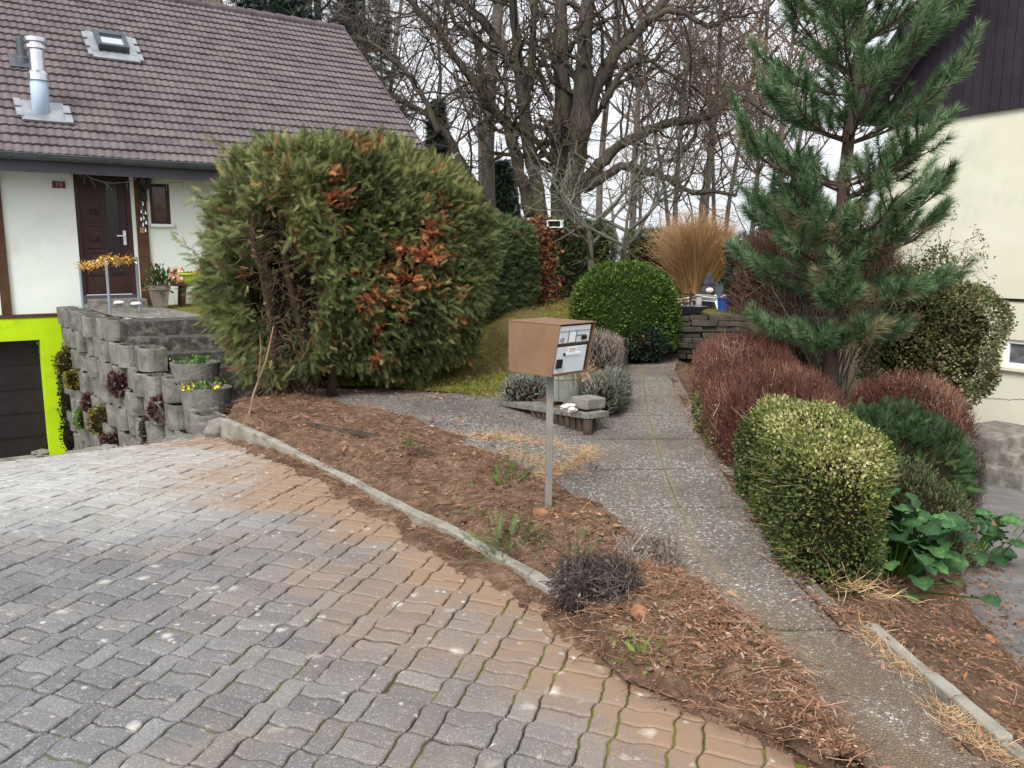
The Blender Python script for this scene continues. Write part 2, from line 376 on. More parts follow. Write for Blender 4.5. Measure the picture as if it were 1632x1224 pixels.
tone = sm(s_+.25*nz(V[:, :2], .5, 3)+.12*nz(V[:, :2], 2., 7), 4.5, 6.6)*sm(-V[:, 0]+.15*nz(V[:, :2], .8, 4), .75, 1.9)*.85
KFULL = KERB+[arr((.35,3.3)), arr((.8,2.7)), arr((1.4,2.2))]
kd = pldist(V, KFULL); dirt = np.clip(1.12-kd/(.95+.45*nz(V[:, :2], .5, 11)), 0, 1)+.32*sm(kd+.5*nz(V[:, :2], .7, 12), 2.2, .8)
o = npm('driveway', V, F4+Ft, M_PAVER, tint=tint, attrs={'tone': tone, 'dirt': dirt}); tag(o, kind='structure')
Pj, Fj = patch([(-15,6.5),(-9,.8),(0,.8),(1.8,.8)], [tuple((E*-7.45+NN*15.2)[:2])]+[tuple(wallpt(u, -.25)[0]) for u in (0,.5,1)]+[(-3.3,9.3)]+[tuple(k) for k in KERB]+[(.6,2.95),(1.4,2.2)], 120, 60)
tj = np.clip(sm(Pj@NN[:2], 5, 7), 0, 1)
tag(npm('driveway_joints', np.column_stack([Pj, hd(Pj)-.013]), Fj, M_JOINT, attrs={'tone': tj}, smooth=True), kind='structure')
# concrete apron before the garage
Pa, Fa = patch([(E*-14+NN*14.72)[:2], (E*1.75+NN*14.72)[:2]], [(E*-14+NN*16)[:2], (E*1.75+NN*16)[:2]], 30, 8)
tag(npm('garage_apron', np.column_stack([Pa, hd(Pa)+.004]), Fa, M_KERB), kind='structure')
# ---------------------------------------------------------------- path slabs, paved corner, side drive
V = []; F = []; seam = []; k0 = 0
A, B = resample(PL, 400), resample(PR, 400)
ly = [1.3, 2.3, 3.3, 4.3, 5.02, 5.95, 6.95, 8, 9.1, 10.2, 11.3, 12.7]
for y0, y1 in zip(ly[:-1], ly[1:]):
    for c0, c1 in ((0, .4985), (.5015, 1)):
        yy = np.linspace(y0+.009, y1-.009, 12); ax = np.interp(yy, PL[:, 1], PL[:, 0]); bx = np.interp(yy, PR[:, 1], PR[:, 0])
        tt = np.linspace(c0, c1, 9); P = np.stack([ax[:, None]*(1-tt)+bx[:, None]*tt, np.broadcast_to(yy[:, None], (12, 9))], 2).reshape(-1, 2)
        i = np.arange(108).reshape(12, 9); f = np.stack([i[:-1,:-1].ravel(), i[:-1,1:].ravel(), i[1:,1:].ravel(), i[1:,:-1].ravel()], 1)
        zt = rng.normal(0, .004)+.006*np.interp(y0, [0, 12], [0, 1]); V.append(np.column_stack([P, np.full(108, .012+zt)])); F.append(f+k0); k0 += 108
        e = np.concatenate([i[:, 0], i[-1, 1:], i[::-1, -1][1:], i[0, ::-1][1:-1]]); W_ = np.column_stack([P[e], np.full(len(e), -.06)]); m = len(e)
        ii = np.arange(m); jj = (ii+1) % m; V.append(W_); F.append(np.stack([e[ii]+k0-108, ii+k0, jj+k0, e[jj]+k0-108], 1)); k0 += m
        T2 = np.broadcast_to(tt, (12, 9)).ravel(); seam += list(np.clip(1-np.abs(T2-.5)/.13, 0, 1))+[0]*m
tag(npm('path', np.concatenate(V), F, M_PATH, attrs={'seam': seam, 'dust': sm(np.concatenate(V)[:, 1]+.3*nz(np.concatenate(V)[:, :2], .8, 8), 4.4, 2.8)}), kind='structure')
Pp, Fp = patch(arr([(.56,3.95),(.57,4.5),(.66,6.0),(1.2,9.5),(1.5,11)]), arr([(.30,3.85),*[tuple(k+arr((.05,.04))) for k in KERB[::-1][1:]],(-2.75,8.6),(-2.6,9.9),(-.2,10.4)]), 60, 50)
tag(npm('paved_corner', np.column_stack([Pp, .003+.012*nz(Pp, .3, 2)-.05*sm(Pp[:, 1], 9.6, 10.3)]), Fp, M_AGG2, smooth=True, attrs={'seam': np.clip(.75-np.abs(pldist(Pp, [(.55,6.3),(-.2,6.9),(-1.3,7.6)]))/.2, 0, 1)}), kind='structure')
Ps, Fs = patch(SDL-arr((.12, 0)), arr([(6,-1),(8,2),(9,5),(10,8),(11,10),(11,12),(11,14)]), 80, 40)
tag(npm('side_drive', np.column_stack([Ps, hr(Ps)+.006*nz(Ps, .8, 5)]), Fs, M_ASPH, smooth=True), kind='structure')
# ---------------------------------------------------------------- soil beds
# left bed between kerb and path: the soil runs thin over the paved corner and the path
left = [arr((-2.95,8.55))]+[k+arr((.0, .0)) for k in KERB]+[arr((.28,3.45)), arr((.33,3.1)), arr((.42,2.86)), arr((.65,2.66)), arr((.85,2.5)), arr((.98,2.3))]
right = arr([(-2.3,9.2),(-1.35,8.6),(-.55,7.6),(.05,6.4),(.62,5.5),(.75,4.9),(.80,4.4),(.92,3.8),(1.06,3.3),(1.14,2.85),(1.12,2.3)])
Pb, Fb = patch(left, right, 300, 110); tcol = np.tile(np.linspace(0, 1, 110), 300)
th = .055*sm(tcol, 1.0, .55)+.012+.022*nz(Pb, 1.1, 21)+.012*nz(Pb, 4, 22)+.006*nz(Pb, 11, 23)
th = th*sm(tcol, 1.0, .8)-.05*sm(tcol, .86, 1.)+.03*nz(Pb, .9, 24)*sm(tcol, .6, .9)
e1, e2 = arr((.62, 3.55)), arr((.9, 3.1))                     # the mound of clippings at the tip
th += .07*np.exp(-((Pb-e1)**2).sum(1)/.09)+.05*np.exp(-((Pb-e2)**2).sum(1)/.08)
th = np.where(tcol < .06, np.minimum(th, .025), th)
bz = np.where(Pb[:, 1] > 3.75, 0, 0)
def bedz(P): return np.full(len(P), .03)
SOILV = np.column_stack([Pb, th+.004])
tag(npm('soil_bed', SOILV, Fb, M_SOIL, smooth=True), kind='structure')
# spill of soil along the foot of the kerb, on the pavers
KR = resample(arr(KERB+[arr((.30,3.3)), arr((.62,2.75)), arr((1.15,2.3))]), 200)
tn = unit(np.gradient(KR, axis=0)); nl = np.column_stack([tn[:, 1], -tn[:, 0]])*-1; nl = np.where(((nl@arr((-1, -.7))) < 0)[:, None], -nl, nl)
wd = (.30+.10*nz(np.column_stack([np.arange(200)*.03, np.zeros(200)]), .9, 3))*np.interp(np.arange(200), [0, 15, 40, 150, 172, 200], [.15, .5, 1, 1., .3, .15])
Pk, Fk = patch(KR, KR+nl*wd[:, None], 200, 24); tk = np.tile(np.linspace(0, 1, 24), 200)
zk = hd(Pk)+.016*sm(tk, 1, .0)+.010-.022*sm(tk, .55, 1)+.016*nz(Pk, 3.5, 31)*sm(tk, 1.15, .1)+.009*nz(Pk, 9, 32)-.004
tag(npm('soil_spill', np.column_stack([Pk, zk]), Fk, M_SOIL, smooth=True), kind='structure')
SPILL = np.column_stack([Pk, zk])
# right bed below the shrubs
def hbed(P, t): return (1-t)*.0+t*(hr(P)+.01)
Pq, Fq = patch(np.concatenate([PR[1:]-arr((.10, 0)), arr([[2.75,13.2]])]), np.concatenate([SDL[1:], arr([[6.2,13.4]])]), 120, 50); tq = np.tile(np.linspace(0, 1, 50), 120)
RBZ = hbed(Pq, tq)+.02*(tq < .12)+.02*nz(Pq, 1., 41)+.012*nz(Pq, 4, 42)
RBED = np.column_stack([Pq, RBZ]); tag(npm('shrub_bed', RBED, Fq, M_SOIL, smooth=True), kind='structure')
def bedR(x, y):
    a = np.interp(y, PR[:, 1], PR[:, 0]); b = np.interp(y, SDL[:, 1], SDL[:, 0]); t = min(max((x-a)/(b-a), 0), 1); return float((1-t)*0+t*(hr(arr((x, y)))+.01))
# lawn rising to the hedge, and the upper garden behind the wall
Pg, Fg = patch(arr([(-2.2,9.8),(-.6,9.35),(.0,8.75),(.55,7.9),(.95,8.4),(1.2,9.7),(1.35,10.5),(1.2,12.4)]), arr([(-6,16),(-3,21),(2,22),(4,22)]), 70, 60)
lz = terr(Pg)+.03*nz(Pg, .5, 51)+.012; LAWNV = np.column_stack([Pg, lz])
tag(npm('lawn', LAWNV, Fg, M_LAWN, smooth=True), kind='structure')
Pu, Fu = patch(arr([(1.0,12.75),(5.6,12.75)]), arr([(1.,24),(9,24)]), 50, 50)
tag(npm('upper_garden', np.column_stack([Pu, terr(Pu)+.02+.03*nz(Pu, .5, 52)]), Fu, M_LAWN, smooth=True), kind='structure')
# ---------------------------------------------------------------- kerbs
def kerb(name, pl, zt, depth, wid, cuts, label, side):
    pl = arr(pl); th = thing(name, (*pl[len(pl)//2], 0), label, 'kerb')
    L = np.concatenate([[0], np.cumsum(np.linalg.norm(np.diff(pl, axis=0), axis=1))]); tot = L[-1]; c = np.linspace(0, tot, cuts+1)
    r = np.random.default_rng(8)
    for a, b in zip(c[:-1], c[1:]):
        tt = np.linspace(a+.004, b-.004, 5); P = np.stack([np.interp(tt, L, pl[:, k]) for k in (0, 1)], 1)
        d = unit(np.gradient(P, axis=0)); n = np.column_stack([-d[:, 1], d[:, 0]])*side
        z = zt(P)+r.normal(0, .004); V = []
        for off, dz in ((0, -depth), (0, 0), (wid, 0), (wid, -depth)):
            V.append(np.column_stack([P+n*off, z+dz+r.normal(0, .002, 5)]))
        V = np.concatenate(V); i = np.arange(4); F = [np.array([[i_*5+k, i_*5+k+1, ((i_+1) % 4)*5+k+1, ((i_+1) % 4)*5+k] for i_ in range(4) for k in range(4)]), np.array([[0, 5, 10, 15], [19, 14, 9, 4]])]
        npm('kerb_stone', V, F, M_KERB, th, bevel=.008)
    return th
kerb('concrete_kerb', [k for k in KERB]+[arr((.24,3.66))], lambda P: np.full(len(P), .05), .5, .07, 6, 'grey concrete edging strip between the brown soil bed and the driveway pavers', -1)
kerb('concrete_kerb', [G(*p, .03)[:2] for p in ((1378,992),(1425,1035),(1500,1098),(1580,1168),(1640,1222))]+[arr((1.66,1.6))], lambda P: np.full(len(P), .036), .35, .055, 4, 'narrow mossy concrete edging strip between the path and the fallen leaves', 1)
# ---------------------------------------------------------------- left house
M_PLASTER = plain('white plaster', S('e4ebe2'), S('edf1ea'), 2, .9, .2, .4, .002, 90, (S('d0d6cb'), 1.1))
M_LIME = plain('lime green plaster', S('b0d210'), S('bfe01c'), 2, .85, .2, .4, .002, 90, (S('9ab61a'), 1.6))
M_DOOR = plain('dark brown door', S('35211f'), S('412926'), 5, .5, .4)
M_GAR = plain('garage door', S('211a1c'), S('2a2224'), 5, .6, .3)
M_TIMB = plain('brown timber', S('4a3322'), S('5c4330'), 7, .75, .25, .4, .003, 50)
M_GLASS = plain('dark glass', S('23262b'), S('3a3d42'), 3, .08, .6)
M_OBS = plain('patterned glass', S('1d1a1d'), S('3a3438'), 60, .25, .6, .8, .004, 60)
M_ZINC = plain('zinc sheet', S('9a9ea3'), S('b4b8bc'), 6, .4, .5, metal=.7)
M_ZINCD = plain('weathered gutter', S('4c5257'), S('60666b'), 4, .5, .4, metal=.4)
M_STEEL = plain('bright steel', S('d0d2d6'), S('e4e5e8'), 2, .22, .5, metal=1.)
M_FASC = plain('grey painted fascia', S('4c4950'), S('58555c'), 3, .7, .3)
M_WHITE = plain('white paint', S('e6e8ea'), S('f0f1f2'), 3, .5, .4)
M_BLACK = plain('black plastic', S('18181a'), S('222226'), 5, .45, .4)
M_PINK = plain('grey blue pipe cover', S('aebfd6'), S('bccbe0'), 2, .4, .4)
t = NT('roof tile', .8, .25); c = t.mix(t.step(t.noise(3.5, 4), .35, .65), S('574f51'), S('685f62'))
c = t.mix(t.math('MULTIPLY', t.step(t.noise(1.1, 5, .65), .5, .8), .3), c, S('443d3c')); c = t.mix(t.attr('tint'), c, S('7a706e')); c = t.mix(t.step(t.vor(9), .06, .03), c, S('a9a49c'))
t.col(c); t.bump(t.noise(60, 3), .3, .004); M_TILE = t.m
AEND = 8.45; AL = -10.; ZB = H(60, 503)[1]; DZ = H(170, 474)[1]
house = thing('house', hf(2, S0, 0), 'white rendered house with brown tiled roof, lime green basement and dark front door', 'house')
d0, d1 = H(124, 380)[0], H(213, 380)[0]; w0, w1 = H(239, 325)[0], H(271, 325)[0]
wz0, wz1 = H(256, 357)[1], H(256, 293)[1]
def holewall(a0, a1, z0, z1, holes, s, dep, mat, name, fr, parent):
    xs = sorted({a0, a1, *[h[0] for h in holes], *[h[1] for h in holes]}); zs = sorted({z0, z1, *[h[2] for h in holes], *[h[3] for h in holes]}); m = MB()
    for x0, x1 in zip(xs[:-1], xs[1:]):
        for y0, y1 in zip(zs[:-1], zs[1:]):
            if not any(h[0] <= x0 and x1 <= h[1] and h[2] <= y0 and y1 <= h[3] for h in holes):
                m.quad(fr(x0, s, y0), fr(x1, s, y0), fr(x1, s, y1), fr(x0, s, y1))
    for h in holes:
        m.quad(fr(h[0], s, h[2]), fr(h[0], s+dep, h[2]), fr(h[0], s+dep, h[3]), fr(h[0], s, h[3]))
        m.quad(fr(h[1], s, h[2]), fr(h[1], s+dep, h[2]), fr(h[1], s+dep, h[3]), fr(h[1], s, h[3]))
        m.quad(fr(h[0], s, h[3]), fr(h[1], s, h[3]), fr(h[1], s+dep, h[3]), fr(h[0], s+dep, h[3]))
        m.quad(fr(h[0], s, h[2]), fr(h[1], s, h[2]), fr(h[1], s+dep, h[2]), fr(h[0], s+dep, h[2]))
    return m
EZ0, ES0, RIZ, RIS = 3.10, 14.70, 6.92, 19.34
dtop = 3.10
m = holewall(AL, AEND, ZB, 3.62, [(d0, d1, DZ, dtop), (w0, w1, wz0, wz1)], S0, .12, M_PLASTER, 'wall', hf, house)
m.add([hf(AEND, S0, ZB), hf(AEND, S0+8, ZB), hf(AEND, S0+8, 3.6), hf(AEND, RIS, RIZ-.15), hf(AEND, S0, 3.6)], np.array([[0,1,2,3,4]]))
wl = m.build('wall', M_PLASTER, house)
g1 = H(72, 640)[0]; gz = H(65, 541)[1]
m = holewall(AL, H(110, 620)[0]+.2, -2.3, ZB, [(-6., g1, -2.25, gz)], S0-.04, .3, M_LIME, 'wall', hf, house); m.build('basement_wall', M_LIME, house)
MB().box(hf, AL, AEND, S0-.052, S0-.003, ZB-.03, ZB+.03).build('base_rail', M_TIMB, house)
m = MB().box(hf, -6., g1, S0+.2, S0+.25, -2.2, gz)
for k in range(1, 6): m.box(hf, -6., g1, S0+.188, S0+.2, -2.2+k*.4, -2.19+k*.4)
m.build('garage_door', M_GAR, house)
# front door
dr = MB().box(hf, d0, d1, S0+.07, S0+.11, DZ+.05, dtop); dw = d1-d0; dh = 2.16
for b in ((d0, d0+.07), (d1-.07, d1)): dr.box(hf, *b, S0+.03, S0+.07, DZ, dtop)
dr.box(hf, d0, d1, S0+.035, S0+.069, DZ+dh-.08, dtop)
DOOR = dr.build('door', M_DOOR, house, bevel=.006)
for k in range(4):
    z0 = DZ+.38+k*.44; m = MB(); x0, x1 = d0+.16*dw, d0+.45*dw
    for q_ in ((x0, x1, z0, z0+.025), (x0, x1, z0+.37, z0+.395), (x0, x0+.025, z0+.025, z0+.37), (x1-.025, x1, z0+.025, z0+.37)):
        m.box(hf, q_[0], q_[1], S0+.05, S0+.07, q_[2], q_[3])
    cx, cz = (x0+x1)/2, z0+.17
    for aa in range(7): 
        an = pi*aa/6; m.tube([hf(cx, S0+.06, cz-.05), hf(cx+.05*cos(an), S0+.055, cz+.05*sin(an)-.03), hf(cx+.1*cos(an), S0+.06, cz+.11*sin(an)-.06)], [.006, .014, .004], 5)
    m.build('door_panel', M_DOOR, DOOR)
m = MB().box(hf, d0+.55*dw, d0+.76*dw, S0+.055, S0+.07, DZ+.38, DZ+dh-.12); m.build('door_glass', M_OBS, DOOR)
m = MB().box(hf, d1-.15, d1-.105, S0+.058, S0+.07, DZ+.88, DZ+1.12).tube([hf(d1-.128, S0+.06, DZ+1.03), hf(d1-.128, S0+.0, DZ+1.03), hf(d1-.26, S0+.0, DZ+1.03)], .011, 8)
m.build('door_handle', M_WHITE, DOOR)
MB().box(hf, d0-.01, d1+.01, S0-.03, S0+.07, DZ-.09, DZ+.04).build('door_sill', M_FASC, house)
# small side window
m = MB(); 
for q_ in ((w0, w1, wz0, wz0+.05), (w0, w1, wz1-.05, wz1), (w0, w0+.05, wz0+.05, wz1-.05), (w1-.05, w1, wz0+.05, wz1-.05)): m.box(hf, q_[0], q_[1], S0+.01, S0+.07, q_[2], q_[3])
WIN = m.build('window', M_DOOR, house)
MB().box(hf, w0+.05, w1-.05, S0+.045, S0+.055, wz0+.05, wz1-.05).build('pane', plain('curtained pane', S('4a352c'), S('6b5246'), 12, .15, .6), WIN)
m = MB(); aa = np.linspace(w0+.06, w1-.06, 24)
m.V = []; 
MB().box(hf, w0-.02, w1+.02, S0-.06, S0+.01, wz0-.05, wz0-.003).build('sill', M_WHITE, WIN)
# timber posts on the wall
for u0, u1, y in ((-3, 11, 440), (220, 238, 400)):
    a0, a1 = H(u0, y)[0], H(u1, y)[0]; a1 = max(a1, a0+.14)
    MB().box(hf, a0, a1, S0-.05, S0-.002, ZB+.032 if u0 < 0 else .74, 3.45).build('timber_post', M_TIMB, house, bevel=.006)
# roof
pitch = arr((0, RIS-ES0, RIZ-EZ0)); SLn = np.linalg.norm(pitch); rs = (RIS-ES0)/SLn; rz = (RIZ-EZ0)/SLn
def rp(a, t, h=0.): return E*a+NN*(ES0+rs*t-rz*h)+arr((0, 0, 1))*(EZ0+rz*t+rs*h)
nrow = 25; rl = SLn/nrow; RA = 8.78
av = np.arange(AL, RA+.001, .025); wave = .5+.5*np.cos(av/.125*2*pi); prof = .014*np.clip(wave*1.5-.2, 0, 1)
V = []; F = []; tn_ = []; n = len(av); rr = np.random.default_rng(3)
for k in range(nrow):
    t0, t1 = k*rl-.03, (k+1)*rl; jit = .0035*np.interp(av, np.arange(AL, RA+.3, .3), rr.normal(size=len(np.arange(AL, RA+.3, .3))))
    for t_, h_ in ((t0+.002, .012), (t0, .058), (t0+.016, .063), (t1, .022)):
        ba = E*av[:, None]+NN*(ES0+rs*t_)+arr((0, 0, 1))*(EZ0+rz*t_); hh = prof*(1 if h_ > .02 else .2)+h_+jit
        V.append(ba+hh[:, None]*(-NN*rz+arr((0, 0, 1))*rs)[None])
    i = np.arange(n-1)
    for r in range(3):
        b = (k*4+r)*n; F.append(np.stack([i+b, i+1+b, i+1+b+n, i+b+n], 1))
    tv = np.repeat(np.clip(rr.normal(.2, .13, len(av)//12+2), 0, .6), 12)[:n-1]; tn_ += [tv]*3
ROOF = npm('roof', np.concatenate(V), np.concatenate(F), M_TILE, house, tint=np.concatenate(tn_))
m = MB()
m.add([rp(AL, -.02, -.0), rp(RA, -.02, -.0), rp(RA, SLn, 0), rp(AL, SLn, 0), rp(AL, -.02, -.14), rp(RA, -.02, -.14), rp(RA, SLn, -.14), rp(AL, SLn, -.14)], np.array([[0,1,2,3],[4,7,6,5],[1,5,6,2],[0,4,5,1]]))
b2 = lambda a, t, h: E*a+NN*(2*RIS-ES0-rs*t)+arr((0, 0, 1))*(EZ0+rz*t+h)
m.add([b2(AL, -.05, .05), b2(RA, -.05, .05), b2(RA, SLn, .05), b2(AL, SLn, .05), b2(AL, -.05, -.1), b2(RA, -.05, -.1), b2(RA, SLn, -.1), b2(AL, SLn, -.1)], np.array([[0,1,2,3],[4,7,6,5],[1,5,6,2]]))
m.build('roof_deck', M_FASC, house)
m = MB()
for k in range(int((RA-AL)/.33)+1):
    a = AL+k*.33; a1 = min(a+.345, RA+.03); m.tube([rp(a, SLn, .045)+NN*.02, rp(a+.02, SLn, .05)+NN*.02, rp(a1, SLn, .035)+NN*.02], [.10, .105, .09], 12)
m.build('ridge_tile', M_TILE, house, smooth=False)
m = MB(); 
for k in range(nrow): m.box(lambda a, t_, h: rp(a, t_, h), RA-.002, RA+.025, k*rl-.02, (k+1)*rl, -.12, .075)
m.build('verge_tile', M_TILE, house)
m = MB(); th_ = np.linspace(pi, 2*pi, 11); gs, gzz, gr = ES0-.075, EZ0-.005, .085
pa = [(gs+gr*cos(x), gzz+gr*sin(x)) for x in th_]+[(gs+(gr-.008)*cos(x), gzz+(gr-.008)*sin(x)) for x in th_[::-1]]
m.prism(pa, AL, RA-.05, lambda s, z, a: hf(a, s, z)); m.tube([hf(AL, gs-gr, gzz+.002), hf(RA-.05, gs-gr, gzz+.002)], .011, 6)
for a in np.arange(AL+.4, RA, .9): m.box(hf, a, a+.03, gs-gr-.006, gs+gr, gzz-gr-.006, gzz-gr+.002)
m.build('gutter', M_ZINCD, house, smooth=False)
MB().box(hf, AL, RA-.04, ES0+.02, ES0+.05, EZ0-.26, EZ0-.01).box(hf, AL, RA-.04, ES0+.05, S0-.004, EZ0-.03, EZ0-.0).build('fascia', M_FASC, house)
# skylight
def onroof(u, v):
    nrm = -NN*rz+arr((0, 0, 1))*rs; d = ray(u, v); p0 = rp(0, 0, .06); t = ((p0-CAM)@nrm)/(d@nrm); p = CAM+d*t-p0; return float(p@E), float(p@(NN*rs+arr((0, 0, 1))*rz))
a0, tA = onroof(148, 56); a1, tB = onroof(206, 86); 
rf3 = lambda a, t_, h: rp(a, t_, h)
a1 = max(a1, a0+.5); tB, tA = min(tA, tB), max(tA, tB)
m = MB().box(rf3, a0-.14, a0, tB-.1, tA+.06, .06, .10).box(rf3, a1, a1+.14, tB-.1, tA+.06, .06, .10).box(rf3, a0-.14, a1+.14, tB-.32, tB-.1, .062, .096)
for k in range(3): m.box(rf3, a0-.2, a0-.13, tB-.28+k*.3, tB-.06+k*.3, .075, .115).box(rf3, a1+.13, a1+.2, tB-.28+k*.3, tB-.06+k*.3, .075, .115)
SK = m.build('skylight', M_ZINC, house)
m = MB().box(rf3, a0, a0+.07, tB, tA, .06, .19).box(rf3, a1-.07, a1, tB, tA, .06, .19).box(rf3, a0+.07, a1-.07, tB, tB+.07, .06, .187).box(rf3, a0+.07, a1-.07, tA-.13, tA, .06, .2)
m.build('skylight_frame', M_ZINCD, SK)
MB().box(rf3, a0+.07, a1-.07, tB+.07, tA-.13, .15, .16).build('skylight_pane', plain('bright sky glass', S('e4e8ee'), S('eef1f5'), 2, .06, .9, metal=.95), SK)
# flue and vent pipe
af, tf = onroof(66, 180); pb = rp(af, tf, .05); ztop = EZ0+2.95
ph = 1.75*(60/75)
FL = MB().lathe(pb+[0, 0, -.1], [(.13, 0), (.13, .62), (.10, .66)], 20).build('flue_pipe', M_PINK, house, smooth=True)
MB().lathe(pb+[0, 0, .5], [(.152, 0), (.152, .1), (.112, .15), (.112, .5), (.0, .5)], 20).build('flue_shaft', M_STEEL, FL, smooth=False)
MB().lathe(pb+[0, 0, .98], [(.11, 0), (.165, .0), (.165, .05), (.11, .055), (.11, .1), (.165, .105), (.165, .15), (.15, .17), (0, .2)], 20).build('flue_cap', M_STEEL, FL)
m = MB().box(rf3, af-.3, af+.34, tf-.28, tf+.28, .066, .1)
for k in range(2): m.box(rf3, af-.36, af-.27, tf-.2+k*.27, tf+.02+k*.27, .08, .12).box(rf3, af+.31, af+.42, tf-.3+k*.27, tf-.08+k*.27, .08, .12)
m.build('flashing', M_ZINC, FL)
av_, tv_ = onroof(36, 100); pv = rp(av_, tv_, .05)
VP = MB().lathe(pv+[0, 0, -.05], [(.10, 0), (.10, .13), (.075, .16), (.075, .48), (.0, .48)], 16).build('vent_pipe', M_ZINCD, house)
MB().box(rf3, av_-.2, av_+.25, tv_-.2, tv_+.2, .066, .095).build('flashing', M_ZINCD, VP)
# ---------------------------------------------------------------- things on the left house
def text(name, s, o, X, Z, size, mat, parent=None, loc=None, ext=.002):
    cu = bpy.data.curves.new(name, 'FONT'); cu.body = s; cu.size = size; cu.align_x = 'CENTER'; cu.align_y = 'CENTER'; cu.extrude = ext
    ob = bpy.data.objects.new(name, cu); COL.objects.link(ob); bpy.context.view_layer.update()
    dg = bpy.context.evaluated_depsgraph_get(); me = bpy.data.meshes.new_from_object(ob.evaluated_get(dg)); bpy.data.objects.remove(ob)
    n = len(me.vertices); v = np.zeros(n*3, np.float32); me.vertices.foreach_get('co', v); v = v.reshape(-1, 3)
    X, Z = arr(X), arr(Z); Nn = np.cross(X, Z); Vw = arr(o)+v[:, :1]*X+v[:, 1:2]*Z+v[:, 2:]*Nn
    Vw = Vw-(LOC[parent.name] if parent is not None else arr(loc)); me.vertices.foreach_set('co', Vw.astype(np.float32).ravel()); me.update()
    me.materials.clear(); me.materials.append(mat); return link(name, me, parent, loc)
pa_, pz_ = H(93.5, 294.5)
PLT = thing('house_number_sign', hf(pa_, S0, pz_), 'small red brown plate with number 15 on the white house wall', 'sign')
MB().box(hf, pa_-.095, pa_+.095, S0-.02, S0-.003, pz_-.055, pz_+.055).build('plate', plain('sign enamel', S('5a2a24'), S('682f28'), 4, .4, .4), PLT)
text('number', '15', hf(pa_, S0-.021, pz_), E, (0, 0, 1), .105, plain('number paint', S('c79a8a'), None, 3, .5), PLT)
la, lz_ = H(226, 292)
LN = thing('wall_lantern', hf(la, S0-.1, lz_), 'dark round wall lantern on the timber post beside the front door', 'lantern')
MB().box(hf, la-.05, la+.05, S0-.1, S0-.052, lz_-.3, lz_+.2).tube([hf(la, S0-.08, lz_-.1), hf(la, S0-.16, lz_-.17), hf(la+.02, S0-.17, lz_-.05)], .014, 6).build('bracket', M_BLACK, LN)
MB().lathe(hf(la+.02, S0-.2, lz_-.12), [(.03, 0), (.075, .06), (.095, .18), (.1, .2), (.04, .27), (.0, .31)], 10).build('lamp_housing', M_BLACK, LN)
MB().lathe(hf(la+.02, S0-.2, lz_-.07), [(.06, 0), (.084, .11), (.0, .11)], 10).build('lamp_glass', M_GLASS, LN)
m = MB(); ba, bz_ = H(226, 345)
for k, (du, dv, r) in enumerate(((0, -20, 4), (-3, -8, 6), (4, -6, 6), (1, 2, 7), (5, 10, 6), (0, 13, 5), (4, 22, 5), (-3, 4, 5))):
    x, z = H(226+du, 345+dv); m.lathe(hf(x, S0-.085, z), [(.012*r/2, -.03), (.008*r/2, .0), (.004*r/2, .03), (0, .04)], 9)
m.tube([hf(ba, S0-.06, bz_+.3), hf(ba+.01, S0-.07, bz_-.1)], .006, 5)
tag(m.build('bell_garland', M_STEEL, loc=hf(ba, S0-.06, bz_)), 'silver bell ornament hanging on the timber post below the lantern', 'ornament')
sa, sz_ = H(227, 367); tag(MB().box(hf, sa-.05, sa+.05, S0-.07, S0-.052, sz_-.05, sz_+.05).box(hf, sa-.025, sa+.025, S0-.076, S0-.07, sz_-.03, sz_+.025).build('small_sign', plain('tan card', S('b59a72'), S('8c6f4c'), 30, .7), loc=hf(sa, S0-.06, sz_)), 'small square tan plaque on the timber post by the front door', 'sign')
m = MB(); pts = []
for (u, v) in ((113, 282), (117, 268), (128, 272), (140, 281), (150, 286), (165, 290), (180, 292), (205, 290), (222, 282), (235, 277), (246, 284), (262, 292), (290, 290), (310, 278), (322, 277), (335, 284)):
    d = ray(u, v); t_ = 15.05/(NN@d); pts.append(CAM+d*t_)
m.tube(pts, .006, 5)
r = np.random.default_rng(4)
for k in range(14):
    p = pts[2+k % 13]+r.normal(0, .04, 3)*[1, .2, .2]; m.tube([p, p+[r.normal(0, .05), 0, -.12]], [.005, .003], 4)
tag(m.build('fairy_lights', plain('cable grey', S('8b8e92'), S('a5a8ac'), 3, .5), loc=pts[5]), 'string of unlit fairy lights sagging along the eaves above the front door', 'fairy lights')
# terrace and doorstep
tv = [wallpt(u, -.12)[0] for u in (0, .15, .3, .45)]
TZ = .70
pT = [tuple((E*-7+NN*15.36)[:2])]
PT, FT = patch([tuple(hf(2.1, 15.33, 0)[:2]), tuple(hf(8.6, 15.33, 0)[:2])], [tuple(tv[0]), tuple(tv[2]), tuple(G(232, 512, TZ)[:2]), tuple(G(360, 509, TZ)[:2]), (-2.4, 12.0), (-.9, 13.2), (.2, 16.)], 60, 24)
tt_ = nz(PT, .4, 61)
tag(npm('terrace', np.column_stack([PT, TZ+.015*nz(PT, .6, 62)]), FT, M_LAWN, smooth=True), kind='structure')
P2, F2 = patch([tuple(wallpt(0, -.1)[0]), tuple(hf(3.2, 14.4, 0)[:2])], [tuple(wallpt(.42, -.15)[0]), tuple(G(240, 512, TZ)[:2]), tuple(G(352, 511, TZ)[:2])], 20, 10)
tag(npm('terrace_paving', np.column_stack([P2, np.full(len(P2), TZ+.03)]), F2, M_STEP), kind='structure')
a0, a1 = H(146, 495, 14.95)[0], H(233, 495, 14.95)[0]
tag(MB().box(hf, a0, a1, 14.8, S0-.003, TZ-.05, TZ+.16).build('doorstep', M_STEP, loc=hf(a0, 15, TZ), bevel=.01), 'speckled concrete doorstep slab below the dark front door', 'step')
